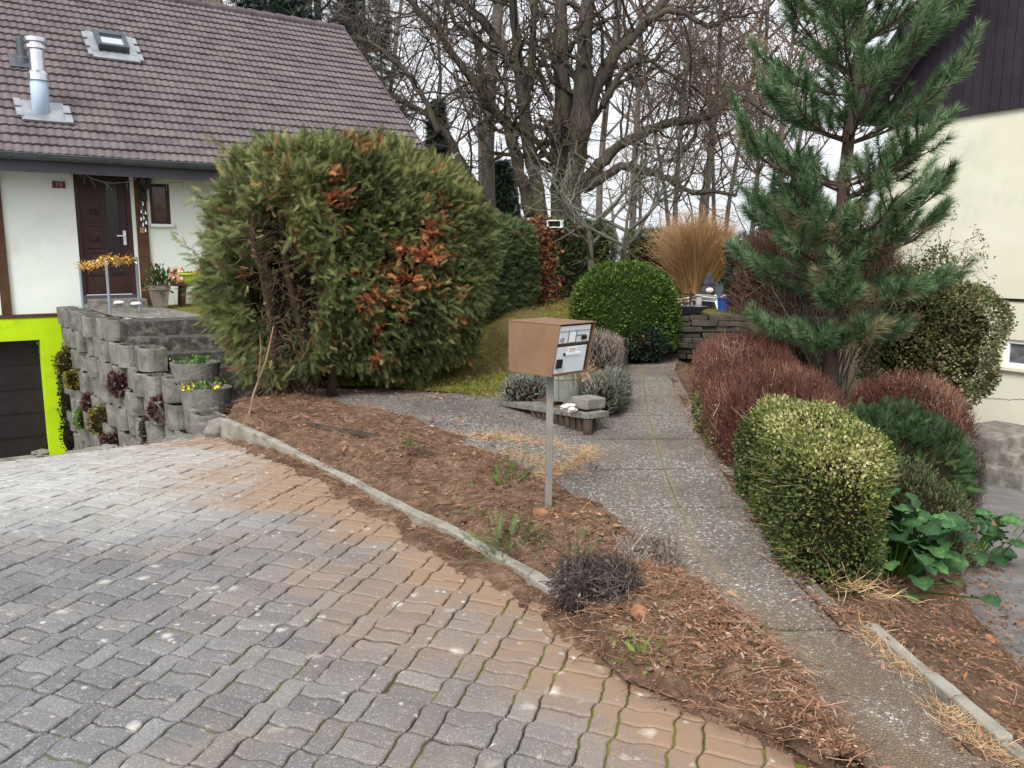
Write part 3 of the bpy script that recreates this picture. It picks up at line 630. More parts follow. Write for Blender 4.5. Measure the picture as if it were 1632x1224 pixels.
# upper flight of steps, lower step blocks
dS = unit(arr((.38, -.92, 0))); xS = arr((.92, .38, 0)); top = G(297, 510, TZ+.03)
ST = thing('garden_steps', top, 'dark speckled stone steps climbing to the terrace beside the big hedge', 'steps')
for k in range(6):
    fr = frame(top+dS*(.27*k)+[0, 0, -.175*k], xS, dS); x0 = (-.82, -.72, -.5, -.36, -.24, -.12)[k]
    MB().box(fr, x0, .75, -.5 if k == 0 else -.05, .27 if k else .0, -.30, -.0 if k else .004).build('step', M_STAIR, ST, bevel=.012)
def pstone(u, v, z, L, Wd, h, yaw, label, mat=M_STEP, name='step_block', cat='step'):
    p = G(u, v, z); fr = rotfr(p, yaw); return tag(MB().box(fr, -L/2, L/2, -Wd/2, Wd/2, -h, 0).build(name, mat, loc=p-[0, 0, h], bevel=.02), label, cat)
pstone(308, 697, -.36, .60, .42, .3, .25, 'flat speckled concrete step lying before the planter block wall at drive level')
pstone(336, 668, -.14, .34, .4, .5, .2, 'square concrete step block wedged between planter wall and hedge')
# ---------------------------------------------------------------- planter block wall
BW = thing('planter_block_wall', (*wallpt(.5)[0], -1), 'curved retaining wall of stacked grey concrete planter blocks beside the garage', 'retaining wall')
M_EARTHD = plain('dark plant soil', S('2c2420'), S('46382e'), 12, .95, .1, .8, .02, 30)
def upx(u, z):                                               # wall parameter seen at a photo column
    best = min(np.linspace(-.05, 1.15, 241), key=lambda q_: abs(816+PX*(wallpt(q_)[0][0])/(wallpt(q_)[0][1]*cos(PITCH)+(z-EYE)*-sin(PITCH))-u)); return float(best)
RH = .28; ends = [188, 252, 300, 344, 347, 318, 330, 322, 318, 300]; nb = 0
rb = np.random.default_rng(12); BLK = {}
def block_mesh(fr, wdt, dep, h):
    m = MB(); n_ = 12; a = np.linspace(0, pi, n_)
    e = .62; cx = np.sign(np.cos(a))*np.abs(np.cos(a))**e*wdt/2; cy = -np.abs(np.sin(a))**e*dep
    out = np.column_stack([np.concatenate([cx, [-wdt/2, wdt/2]]), np.concatenate([cy, [.06, .06]])])
    inn = out*[.80, .78]; N_ = len(out); i = np.arange(N_); j_ = (i+1) % N_
    R_ = lambda o_, z: [fr(x, y, z) for x, y in o_]
    m.add(R_(out*[.95, .96], 0)+R_(out, h-.012)+R_(out*.985, h)+R_(inn, h)+R_(inn, h-.05), [np.concatenate([np.stack([i+k*N_, j_+k*N_, j_+(k+1)*N_, i+(k+1)*N_], 1) for k in range(4)]), (i+4*N_)[None]])
    return m
for k in range(10):
    ue = upx(ends[k], .7-k*RH); zt = .76-k*RH; u = -.02+(.0 if k % 2 else .035); first = True
    L = np.linalg.norm(W1-W0)
    while u < ue+.005:
        wdt = rb.uniform(.34, .40) if k != 1 or u < ue-.09 else .56; du = wdt/L; uc = u+du/2
        off = rb.uniform(-.015, .02)+(.06 if (k+int(u*11)) % 2 == 0 else 0)
        p, nrm = wallpt(uc, off); d = unit(W1-W0)
        g = float(hd(p)); u += du+.004; nb += 1
        if zt < g+.05: continue
        X = arr((d[0], d[1], 0)); nn = arr((nrm[0], nrm[1], 0)); yaw = rb.normal(0, .04); X, nn = X*cos(yaw)+nn*sin(yaw), nn*cos(yaw)-X*sin(yaw)
        o_ = arr((p[0], p[1], zt-RH+rb.normal(0, .008)))
        block_mesh(frame(o_, X, -nn), wdt, .22, RH-.006).build('planter_block', M_CONC, BW)
# dark earth behind the blocks
V = []; uu = np.linspace(-.03, 1.08, 24)
bk = np.array([wallpt(u_, -.10)[0] for u_ in uu]); ue_ = [upx(ends[k], .7-k*RH) for k in range(10)]; ztp = np.array([max([.58-RH*k for k in range(5) if u_ <= ue_[k]], default=-.5) for u_ in uu])
i = np.arange(23)
bb = bk+np.array([-wallpt(u_)[1]*.5 for u_ in uu])
npm('backfill', np.concatenate([np.column_stack([bk, np.full(24, -2.4)]), np.column_stack([bk, ztp]), np.column_stack([bb, ztp])]), np.concatenate([np.stack([i, i+1, i+25, i+24], 1), np.stack([i+24, i+25, i+49, i+48], 1)]), M_EARTHD, BW)
def bowl(u, v, z, rx, h, label):
    p = G(u, v, z); th = thing('planter_bowl', p-[0, 0, h], label, 'planter')
    MB().lathe(p-[0, 0, h], [(rx*.86, 0), (rx, h), (rx*.84, h), (rx*.8, h-.05), (0, h-.05)], 24, 1, .85).build('bowl', M_CONC, th); return p
b1 = bowl(311, 577, .34, .29, .27, 'round concrete planter bowl with sparse soil on top of the block wall')
b2_ = bowl(328, 617, .12, .29, .27, 'lower concrete planter bowl with yellow pansies at the foot of the steps')
# ---------------------------------------------------------------- rail posts with tinsel, lamps, bench, pots
M_RAIL = plain('galvanised post', S('8d949e'), S('a2a9b2'), 3, .45, .4, metal=.5)
RT = thing('handrail', G(170, 500, TZ), 'three slim grey metal rail posts linked by a wire on the terrace edge', 'railing')
tops = []
for (u, vb, vt, y) in ((127, 499, 424, 12.9), (169, 500, 415, 12.1), (217, 482, 412, 12.6)):
    p1 = AY(u, vt, y); p0 = arr((p1[0], p1[1], TZ-.1)); tops.append(p1); MB().tube([p0, p1], .021, 8).lathe(p1, [(.028, 0), (.028, .02), (0, .025)], 8).build('rail_post', M_RAIL, RT)
MB().tube([tops[0], tops[1], tops[2]], .005, 5).build('wire', M_RAIL, RT)
r = np.random.default_rng(6); pts = []
path_ = [tops[0]+(tops[1]-tops[0])*x+[0, 0, .02-.05*sin(pi*x)] for x in np.linspace(.05, 1, 12)]+[tops[1]+(tops[2]-tops[1])*x+[0, 0, .01-.03*sin(pi*x)] for x in np.linspace(.03, .82, 10)]
P = arr(path_)[r.integers(0, 22, 900)]+r.normal(0, .035, (900, 3)); D = unit(r.normal(size=(900, 3)))
V, F = scat(LEAF*[.7, 1, 1], LEAFF, P, frames(D, r), r.uniform(.03, .06, 900))
t = NT('gold tinsel', .3, .5, .6); t.col(t.ramp(t.attr('tint'), [(0, S('9c6a1c')), (.5, S('d9a83a')), (1, S('f3dc9a'))]))
tag(npm('tinsel_garland', V, F, t.m, loc=tops[1], tint=rep(r.uniform(size=900), LEAFF)), 'gold tinsel garland wound along the terrace rail', 'garland')
lab = ['solar lamp with white cap, left one by the doorstep', 'solar lamp with white cap, right one by the doorstep', 'solar lamp with white cap beside the top planter block', 'taller solar lamp with white cap on the upper step', 'solar lamp with white cap above the planter bowl']
for (u, v, z, h), lb in zip(((191, 500, TZ, .16), (218, 502, TZ, .16), (233, 537, .42, .22), (271, 536, .42, .26), (291, 570, .2, .22)), lab):
    p = G(u, v, z); L_ = thing('solar_lamp', p, lb, 'garden lamp', 'solar lamps by the steps')
    MB().tube([p-[0, 0, .08], p+[0, 0, h-.05]], .012, 8).build('lamp_post', M_STEEL, L_)
    MB().lathe(p+[0, 0, h-.06], [(.02, 0), (.045, .06), (.0, .06)], 14).build('lamp_lens', M_ZINC, L_)
    MB().lathe(p+[0, 0, h], [(.075, 0), (.078, .015), (.05, .035), (0, .04)], 16).build('lamp_cap', M_WHITE, L_)
ba0, ba1 = H(277, 470, 14.9)[0], H(277, 470, 14.9)[0]+1.25; bzz = TZ+.40
BN = thing('bench', hf(ba0+.5, 15, TZ), 'low dark brown wooden bench against the white wall', 'bench')
MB().box(hf, ba0, ba1, 14.78, 15.14, bzz-.04, bzz).build('seat', M_TIMB, BN, bevel=.006)
for a in (ba0+.1, ba1-.16):
    for s in (14.82, 15.06): MB().add([hf(a, s, TZ), hf(a+.06, s, TZ), hf(a+.1, s, bzz-.042), hf(a+.03, s, bzz-.042), hf(a, s+.05, TZ), hf(a+.06, s+.05, TZ), hf(a+.1, s+.05, bzz-.042), hf(a+.03, s+.05, bzz-.042)], np.array([[0,1,2,3],[4,7,6,5],[0,4,5,1],[1,5,6,2],[3,2,6,7],[0,3,7,4]])).build('leg', M_TIMB, BN)
LB = thing('flower_box', hf(ba0+.5, 14.95, bzz), 'lime green plastic flower box standing on the bench', 'flower box')
fx0 = ba0+.10; m = MB(); 
m.add([hf(a, s, bzz+.002) for a, s in ((fx0+.05, 14.86), (fx0+.75, 14.86), (fx0+.75, 15.04), (fx0+.05, 15.04))]+[hf(a, s, bzz+.17) for a, s in ((fx0, 14.82), (fx0+.8, 14.82), (fx0+.8, 15.08), (fx0, 15.08))], np.array([[0,1,5,4],[1,2,6,5],[2,3,7,6],[3,0,4,7],[3,2,1,0]]))
m.box(hf, fx0-.015, fx0+.815, 14.80, 14.82, bzz+.15, bzz+.185).box(hf, fx0-.015, fx0+.815, 15.08, 15.1, bzz+.15, bzz+.185).box(hf, fx0-.015, fx0, 14.82, 15.08, bzz+.15, bzz+.185).box(hf, fx0+.8, fx0+.815, 14.82, 15.08, bzz+.15, bzz+.185)
m.build('trough', plain('lime plastic', S('b4d236'), S('bfdb44'), 3, .45, .4), LB)
MB().box(hf, fx0+.012, fx0+.79, 14.83, 15.07, bzz+.13, bzz+.15).build('soil', M_EARTHD, LB)
r = np.random.default_rng(15); P = arr([hf(fx0+x, 14.95, bzz+.17) for x in (.1, .16, .42, .45, .7)])[r.integers(0, 5, 120)]+r.normal(0, .025, (120, 3)); V, F = scat(LEAF, LEAFF, P, frames(r.normal(size=(120, 3))+[0, 0, .6], r), r.uniform(.03, .06, 120))
npm('seedling_leaf', V, F, leafmat('seedling green', [(0, S('24301a')), (1, S('4a5a2c'))]), LB, tint=rep(r.uniform(size=120), LEAFF))
OW = thing('animal_figurines', hf(ba0+.02, 14.86, bzz), 'pair of little orange and white owl figurines on the bench end', 'figurine')
M_OWL = plain('orange glaze', S('b46a3c'), S('d9a27c'), 14, .4, .5); 
for k, (da, ds, h_) in enumerate(((-.02, .06, .30), (.09, -.0, .26))):
    c_ = hf(ba0+.03+da, 14.88+ds, bzz+.002); B_ = MB().lathe(c_, [(.05, 0), (.068, .05), (.06, .12), (.045, .15), (.058, .2), (.045, .25), (.0, .27)], 14).tube([c_+E*-.035+[0, 0, .24], c_+E*-.05+[0, 0, .30]], [.016, .003], 6).tube([c_+E*.035+[0, 0, .24], c_+E*.05+[0, 0, .30]], [.016, .003], 6).build('owl_body', M_OWL, OW, smooth=True)
    for q_ in (-.024, .024): MB().lathe(c_+E*q_-NN*.05+[0, 0, .205], [(.0, -.018), (.017, -.01), (.02, 0), (.017, .01), (0, .018)], 8).build('eye', M_WHITE, B_)
    MB().lathe(c_-NN*.035+[0, 0, .03], [(.0, .0), (.035, .02), (.042, .05), (.03, .09), (0, .1)], 10, 1, .8).build('belly', M_WHITE, B_)
pp = hf(H(256, 498, 14.75)[0], 14.75, TZ+.03)
PT_ = thing('potted_plant', pp, 'square terracotta grey pot with a leafy green plant beside the bench', 'potted plant')
fr = frame(pp, E, NN); m = MB()
sq = lambda h_, z: [fr(x*h_, y*h_, z) for x, y in ((-1,-1),(1,-1),(1,1),(-1,1))]
m.add(sq(.10, 0)+sq(.135, .28)+sq(.15, .28)+sq(.155, .35)+sq(.13, .35)+sq(.125, .31), [np.array([[a+4*k, (a+1) % 4+4*k, (a+1) % 4+4*k+4, a+4*k+4] for k in range(5) for a in range(4)]), np.array([[20,21,22,23]])])
m.build('pot', plain('pot clay', S('7c7068'), S('948880'), 6, .85), PT_)
r = np.random.default_rng(16); P = pp+[0, 0, .45]+r.normal(0, 1, (260, 3))*[.09, .09, .1]; V, F = scat(LEAF*[1.2,1,1], LEAFF, P, frames((P-pp-[0,0,.3]), r), r.uniform(.06, .1, 260)); V2_, F2_ = segs(np.repeat([pp+[0, 0, .3]], 20, 0), P[:20], np.full(20, .006), np.full(20, .003))
npm('foliage', V, F, leafmat('pot plant green', [(0, S('2a3a20')), (.7, S('55703c')), (1, S('7c6a52'))]), PT_, tint=rep(r.uniform(size=260), LEAFF)); npm('stems', V2_, F2_, M_TIMB, PT_)
# ---------------------------------------------------------------- mailbox
M_MB = plain('brown mailbox paint', S('7a5e48'), S('856850'), 4, .55, .35, .15, .001, 200, (S('6f5546'), 7))
M_MBF = plain('light grey mailbox door', S('cfd6dc'), S('d8dee3'), 2, .4, .4); M_POST = plain('grey steel post', S('75736d'), S('8a8880'), 5, .5, .4, metal=.4)
FX, FY = unit(arr((.73, .68, 0))), unit(arr((-.68, .73, 0))); FO = arr((.258, 4.74, .885)); mf = frame(FO, FX, FY); BXW, BXD, BXH = .31, .41, .31
base = arr((.222, 4.87, 0))
MX = thing('mailbox', base, 'brown metal mailbox with pale grey doors on a square steel post in the soil bed', 'mailbox')
topc = FO+FX*.155+FY*.20
MB().add([base+arr((x, y, -.1)) for x, y in ((-.022,-.022),(.022,-.022),(.022,.022),(-.022,.022))]+[topc+arr((x, y, 0)) for x, y in ((-.022,-.022),(.022,-.022),(.022,.022),(-.022,.022))], np.array([[0,1,5,4],[1,2,6,5],[2,3,7,6],[3,0,4,7],[4,5,6,7]])).build('post', M_POST, MX, bevel=.003)
m = MB(); q4 = [(-.03, BXH), (.035, 0), (BXD, 0), (BXD, BXH)]; ti = .004
sd = lambda x0, x1: m.add([mf(x0, y, z) for y, z in q4]+[mf(x1, y, z) for y, z in q4], [np.array([[3,2,1,0],[4,5,6,7]]), np.array([[0,1,5,4],[1,2,6,5],[2,3,7,6],[3,0,4,7]])])
sd(0, ti); sd(BXW-ti, BXW)
m.box(mf, ti, BXW-ti, .035, BXD, 0, ti).box(mf, ti, BXW-ti, BXD-ti, BXD-.0005, ti, BXH-.002).box(mf, -.003, BXW+.003, -.034, BXD+.002, BXH+.0005, BXH+.006)
m.box(mf, ti, BXW-ti, .045, .06, .175, .195).box(mf, ti, BXW-ti, .045, .06, .004, .02)
m.build('housing', M_MB, MX, bevel=.0015)
fz = lambda z: .035-.065*z/BXH+.004
def fpl(x, d, z): return mf(x, fz(z)+d, z)
D1 = MB().box(fpl, .012, .27, .0, .014, .016, .176).build('parcel_door', M_MBF, MX, bevel=.002)
MB().box(fpl, .02, .06, -.018, 0, .05, .105).build('latch', M_BLACK, D1, bevel=.003)
m = MB().box(fpl, .075, .215, -.006, 0, .124, .137); m.build('name_plate', M_WHITE, D1); MB().box(fpl, .072, .082, -.008, -.001, .122, .140).build('plate_clip', M_BLACK, D1)
ST_ = MB().box(fpl, .105, .185, -.002, 0, .142, .17).build('sticker', M_WHITE, D1)
rd = plain('red print', S('c05a52'), None, 3, .6)
m = MB()
for k, (x0, x1) in enumerate(((.112, .178), (.118, .172), (.115, .165))): m.box(fpl, x0, x1, -.0028, -.002, .162-.008*k, .1645-.008*k)
m.build('sticker_print', rd, ST_)
D2 = MB().box(fpl, .012, .275, .0, .014, .198, .300).build('letter_door', M_MBF, MX, bevel=.002)
MB().box(fpl, .014, .273, -.004, 0, .27, .2715).box(fpl, .09, .0915, -.004, 0, .2, .27).box(fpl, .155, .1565, -.004, 0, .2, .27).build('seam', M_ZINCD, D2)
MB().box(fpl, .095, .15, -.003, 0, .205, .262).build('name_card', M_WHITE, D2)
MB().box(fpl, .165, .24, -.003, 0, .238, .243).build('slot', M_ZINCD, D2); MB().box(fpl, .205, .245, -.01, 0, .212, .236).build('lock_cover', M_BLACK, D2)
MB().add(*tube_poly([fpl(.035, -.012, .222), fpl(.035, .0, .222)], .013, 12)).build('lock', M_ZINC, D2)
# ---------------------------------------------------------------- right house
M_CREAM = plain('cream plaster', S('dddbc4'), S('e6e4d0'), 1.2, .9, .2, .4, .002, 90, (S('d2d0bb'), 1.0))
t = NT('dark board cladding', .75, .25); c = t.mix(t.step(t.noise(3, 5), .3, .7), S('29232a'), S('38313a')); t.col(c); M_CLAD = t.m
M_BARGE = plain('dark barge paint', S('2f2a30'), S('3a343b'), 4, .6, .3)
WC = 2.62; zs0 = RW(1560, 182)[1]; zl = RW(1600, 477)[1]
HR = thing('house', rf(0, 0, -1), 'cream rendered house gable with dark vertical board cladding above', 'house')
wa0, wa1 = RW(1599, 560)[0], RW(1599, 560)[0]-.9; wb0, wb1 = RW(1610, 585)[1], RW(1610, 541)[1]
yx = lambda a, s, z: rf(a, -s, z)
m = holewall(-7, WC, -2.2, zs0+.02, [(wa1, wa0, wb0, wb1)], 0, .14, M_CREAM, 'wall', yx, HR)
m.quad(rf(WC, 0, -2.2), rf(WC, -9, -2.2), rf(WC, -9, 4.2), rf(WC, 0, 4.2)); m.build('wall', M_CREAM, HR)
MB().box(rf, -7, WC+.003, .002, .018, zl-.018, zl+.018).build('joint_strip', M_BLACK, HR)
SLP = 1.16; ztip = zs0+.12; prw = lambda z: WC+.25-(z-ztip)/SLP
m = MB(); w_ = WC; bw = .145
while w_ > -4.5:
    x1, x0 = w_, w_-bw+.008; zt = ztip+SLP*(WC+.25-w_)-.05; m.add([rf(x0, .03, zs0), rf(x1, .03, zs0), rf(x1, .03, zt), rf(x0, .03, zt+SLP*bw), rf(x0, .055, zs0), rf(x1, .055, zs0), rf(x1, .055, zt), rf(x0, .055, zt+SLP*bw)], np.array([[4,5,6,7],[0,1,5,4],[0,4,7,3],[1,2,6,5]]))
    m.box(rf, x0-.012, x0+.004, .018, .035, zs0+.005, zt+.1); w_ -= bw
m.build('cladding', M_CLAD, HR)
rr_ = lambda t_, d, h: rf(WC+.25-t_*cos(math.atan(SLP))+h*sin(math.atan(SLP)), d, ztip+t_*sin(math.atan(SLP))+h*cos(math.atan(SLP)))
MB().box(rr_, -.1, 11, .62, .66, -.12, .20).build('barge_board', M_BARGE, HR)
MB().box(rr_, -.12, 11, -9, .618, .1, .16).build('roof', M_TILE, HR)
MB().box(rr_, -.1, 11, .05, .618, .02, .07).build('soffit', M_BARGE, HR)
m = MB(); F_ = .06
for q_ in ((wa1, wa0, wb0, wb0+F_), (wa1, wa0, wb1-F_, wb1), (wa0-F_, wa0, wb0+F_, wb1-F_), (wa1, wa1+F_, wb0+F_, wb1-F_)): m.box(yx, q_[0], q_[1], .03, .1, q_[2], q_[3])
WR = m.build('window', M_WHITE, HR, bevel=.006)
MB().box(yx, wa1+F_, wa0-F_, .07, .08, wb0+F_, wb1-F_).build('pane', plain('grey curtained glass', S('4a4d50'), S('77797b'), 9, .1, .6), WR)
MB().box(yx, wa1-.06, wa0+.06, -.06, .03, wb0-.05, wb0-.003).build('sill', M_CREAM, WR)
for k, (v0, v1) in enumerate(((633, 637), (688, 694))):
    r = np.random.default_rng(30+k); pts = []
    for u in np.linspace(1545, 1640, 26): a, z = RW(u, v0+(v1-v0)*(u-1545)/90+r.normal(0, 1.)); pts.append(rf(a, .002, z))
    MB().tube(pts, .005, 4).build('crack', plain('crack grime', S('7a7a6c'), S('99998a'), 20, .95), HR)
SR = thing('house_steps', rf(.4, .4, -1.2), 'worn grey concrete steps against the cream house wall', 'steps')
for k, (u, v, z, L, Wd) in enumerate(((1628, 742, -1.16, .75, 1.2), (1606, 714, -.98, .62, .9), (1578, 690, -.80, .5, .8))):
    p = G(u, v, z); fr = frame(p, WW, WN); MB().box(fr, -.28, L, -.95, Wd*.35, -.5, 0).build('step', M_STONE, SR, bevel=.025)
# ---------------------------------------------------------------- foliage materials
M_THUJA = leafmat('thuja sprays', [(0, S('323d20')), (.25, S('535f35')), (.5, S('7b844e')), (.72, S('a5a26a')), (.8, S('70442f')), (.9, S('a85f3a')), (1, S('d0885a'))], .65)
M_HEDGE2 = leafmat('far hedge sprays', [(0, S('2f3f24')), (.5, S('536640')), (.8, S('74834e')), (1, S('7a5a3a'))])
M_CORE = plain('painted inner shade', S('1a1710'), S('2c241a'), 8, .95, .05, .8, .05, 12)  # near-black brown: the shade inside the foliage is put into this colour
M_TWIGD = plain('dead inner twigs', S('4a3a30'), S('6b5a4c'), 6, .9, .1)
M_BOX = leafmat('clipped yew', [(0, S('2a3a14')), (.4, S('466020')), (.75, S('66862f')), (1, S('8aa34a'))])
M_PRIVET = leafmat('small privet leaves', [(0, S('2c3a16')), (.35, S('4a5a28')), (.62, S('7a8440')), (.85, S('a9a566')), (1, S('c8c092'))], .5, .35)
M_SPIREA = leafmat('dry spirea twigs', [(0, S('412620')), (.4, S('66423a')), (.7, S('845c51')), (.9, S('a5826e')), (1, S('cfa986'))], .85, .1)
M_VAR = leafmat('olive leaves', [(0, S('3a4022')), (.45, S('61673c')), (.75, S('8a8a5c')), (.9, S('a5866a')), (1, S('c9c3a0'))], .55, .3)
M_PINE = leafmat('pine needles', [(0, S('345031')), (.4, S('54754b')), (.75, S('7a9a6c')), (.88, S('a0b68a')), (1, S('86644a'))], .5, .3)
M_CONIF = leafmat('dark conifer', [(0, S('10201c')), (.5, S('1d332a')), (1, S('34493a'))])
M_GREEN = leafmat('fresh green', [(0, S('2f4a1a')), (.5, S('56802c')), (1, S('94b850'))])
M_GREY = leafmat('grey dried shrub', [(0, S('4a423e')), (.4, S('75695f')), (.75, S('958980')), (1, S('b8aca2'))], .9, .1)
M_LAV = leafmat('lavender', [(0, S('4c4f46')), (.5, S('7a7d72')), (1, S('a3a49c'))], .9, .1)
M_DARKH = leafmat('dead heather', [(0, S('2e2828')), (.45, S('544a48')), (.8, S('857a74')), (1, S('a89c92'))], .9, .1)
M_RED = leafmat('purple leaves', [(0, S('3c2626')), (.5, S('604044')), (1, S('8a6a68'))])
M_SEDUM = leafmat('yellow green sedum', [(0, S('4a4c20')), (.5, S('7b7a32')), (.85, S('a89a44')), (1, S('a8763c'))])
M_BERG = leafmat('bergenia leaves', [(0, S('22402a')), (.5, S('3a6238')), (.85, S('64904a')), (.95, S('a08a42')), (1, S('8f6a3a'))], .5, .35)
M_STRAW = leafmat('dry straw', [(0, S('94704c')), (.4, S('bb9468')), (.75, S('d4b48a')), (1, S('e8d4b0'))], .8, .2)
M_LITTER = leafmat('fallen leaves', [(0, S('4c3424')), (.3, S('7f5c46')), (.52, S('a58268')), (.66, S('a56e50')), (.8, S('c6a68c')), (1, S('e4d8c8'))], .8, .2)
M_GRASS = leafmat('lawn grass', [(0, S('4a5a1e')), (.5, S('7c8a34')), (.85, S('a8aa52')), (1, S('b59a6a'))], .7)
M_BARKP = barkmat('pine bark', S('3c302b'), S('63524a'))
M_BARKL = barkmat('linden bark', S('332e2b'), S('5c554f'), S('565840'))
M_BARKW = barkmat('woodland bark', S('4a4340'), S('7a726a'))
M_TWIGW = plain('woodland twigs', S('584e48'), S('7c7068'), 3, .9, .1)
M_TWIGL = plain('linden twigs', S('443c38'), S('665b53'), 3, .9, .1)
M_BARKF = plain('lichen bark', S('524f47'), S('7c7b6f'), 30, .95, .1, .6, .006, 60)
M_BEECH = leafmat('dry beech leaves', [(0, S('6e4a3a')), (.5, S('946a54')), (1, S('b89078'))], .9, .1)
# ---------------------------------------------------------------- foliage helpers
def cubesurf(r, n, ax):
    ax = arr(ax); A = arr([ax[1]*ax[2], ax[0]*ax[2], ax[0]*ax[1]]); k = r.choice(3, n, p=A/A.sum())
    q_ = r.uniform(-1, 1, (n, 3)); q_[np.arange(n), k] = np.sign(r.uniform(-1, 1, n)); return q_
def blob(r, n, c, ax, p=2.6, lump=.08, lf=1.2, yaw=0., seed=1, zmin=-.9):
    q_ = cubesurf(r, n, ax); q_ = q_[q_[:, 2] > zmin] if zmin > -1 else q_
    L = (np.abs(q_)**p).sum(1)**(1/p); s = q_/L[:, None]; nrm = unit(np.sign(s)*np.abs(s)**(p-1)/arr(ax))
    P = s*arr(ax); P = P*(1+lump*nz(P, lf, seed))[:, None]
    cy, sy = cos(yaw), sin(yaw); Rm = arr([[cy, -sy, 0], [sy, cy, 0], [0, 0, 1]])
    return P@Rm.T+arr(c), nrm@Rm.T, s
def core(c, ax, p, lump, lf, yaw, seed, k, mat, parent, name='shade_core', cut=None):  # solid filler mass, by default coloured dark as the shade between the leaves
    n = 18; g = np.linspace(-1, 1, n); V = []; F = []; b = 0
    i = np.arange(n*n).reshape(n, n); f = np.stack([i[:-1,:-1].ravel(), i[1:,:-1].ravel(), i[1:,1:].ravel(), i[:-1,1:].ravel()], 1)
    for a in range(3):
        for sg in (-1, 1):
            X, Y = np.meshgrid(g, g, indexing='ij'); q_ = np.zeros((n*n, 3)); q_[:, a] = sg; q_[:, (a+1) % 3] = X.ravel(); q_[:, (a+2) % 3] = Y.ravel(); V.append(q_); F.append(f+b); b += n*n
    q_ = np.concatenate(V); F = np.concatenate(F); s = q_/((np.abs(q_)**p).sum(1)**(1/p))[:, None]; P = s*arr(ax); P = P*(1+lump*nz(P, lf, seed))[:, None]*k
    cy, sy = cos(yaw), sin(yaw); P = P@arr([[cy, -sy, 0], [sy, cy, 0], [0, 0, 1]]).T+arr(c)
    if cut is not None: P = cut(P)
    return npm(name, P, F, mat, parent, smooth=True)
def leaves(r, P, D, T, TF, sz, mat, parent, tint, name='foliage', up=None, loc=None):
    V, F = scat(T, TF, P, frames(D, r, up), sz); return npm(name, V, F, mat, parent, loc, tint=rep(tint, TF))
def shrub(name, label, cat, c, ax, n, size, mat, p=2.5, lump=.09, lf=1.3, yaw=0., seed=1, out=.6, upb=.3, T=LEAF, TF=LEAFF, depth=.12, tw=0, twmat=None, ck=.86, tintf=None, group=None, wid=1., zmin=-.95, cmat=None):
    r = np.random.default_rng(seed); th = thing(name, arr(c)-[0, 0, ax[2]], label, cat, group)
    P, Nn, s = blob(r, n, c, ax, p, lump, lf, yaw, seed, zmin); m = len(P)
    P = P-Nn*np.abs(r.normal(0, depth, m))[:, None]*min(ax)+Nn*r.uniform(-.02, .03, m)[:, None]
    D = Nn*out+r.normal(0, .5, (m, 3))+[0, 0, upb]
    ti = np.clip(.45+.22*nz(P, 1.6, seed+5)+r.normal(0, .2, m), 0, 1) if tintf is None else tintf(P, Nn, r)
    leaves(r, P, D, T*[wid, 1, 1], TF, r.uniform(*size, m), mat, th, ti)
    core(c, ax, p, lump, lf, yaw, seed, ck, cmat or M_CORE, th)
    if tw:
        P, Nn, s = blob(r, tw, c, ax, p, lump, lf, yaw, seed, zmin); D = unit(Nn+r.normal(0, .45, (len(P), 3))+[0, 0, .25]); L = r.uniform(.015, .06, len(P))*np.where(r.uniform(size=len(P)) < .12, 2.4, 1)
        V, F = segs(P-Nn*.06, P+D*L[:, None], np.full(len(P), .003), np.full(len(P), .0012)); npm('fine_twig_growth', V, F, twmat or M_TWIGD, th)
    return th
def twiggy(name, label, cat, c, ax, n, mat, seed, L=(.12, .3), rad=.0024, p=2.4, yaw=0., up=.9, core_k=.8, extra=0, group=None, cmat=None, tint=None):
    """a clipped shrub of fine dry shoots"""
    r = np.random.default_rng(seed); th = thing(name, arr(c)-[0, 0, ax[2]], label, cat, group)
    P, Nn, s = blob(r, n, c, ax, p, .07, 1.6, yaw, seed, -.97); m = len(P)
    D = unit(Nn*.6+[0, 0, up]+r.normal(0, .4, (m, 3))); l = r.uniform(*L, m); ti = np.clip(.4+.18*nz(P, 1.5, seed)+r.normal(0, .22, m), 0, 1) if tint is None else tint(P, r)
    a = P-D*(l*.75)[:, None]-Nn*np.abs(r.normal(0, .05, m))[:, None]; b = a+D*l[:, None]; mid = a+D*(l*.5)[:, None]+r.normal(0, .012, (m, 3)); rd = np.full(m, rad)
    V1, F1 = segs(a, mid, rd, rd*.8); V2, F2 = segs(mid, b, rd*.8, rd*.4)
    q_ = mid+r.normal(0, .015, (m, 3)); Vl, Fl = scat(LEAF*[1.1,1,1], LEAFF, q_, frames(D+r.normal(0, .6, (m, 3)), r), r.uniform(.012, .03, m))
    npm('shoots', np.concatenate([V1, V2, Vl]), [np.concatenate([F1, F2+len(V1)]), Fl+len(V1)+len(V2)], mat, th, tint=np.concatenate([np.repeat(ti, 3), np.repeat(ti, 3), np.repeat(np.clip(ti+.1, 0, 1), 2)]))
    core(c, ax, p, .07, 1.6, yaw, seed, core_k, cmat or M_CORE, th); return th
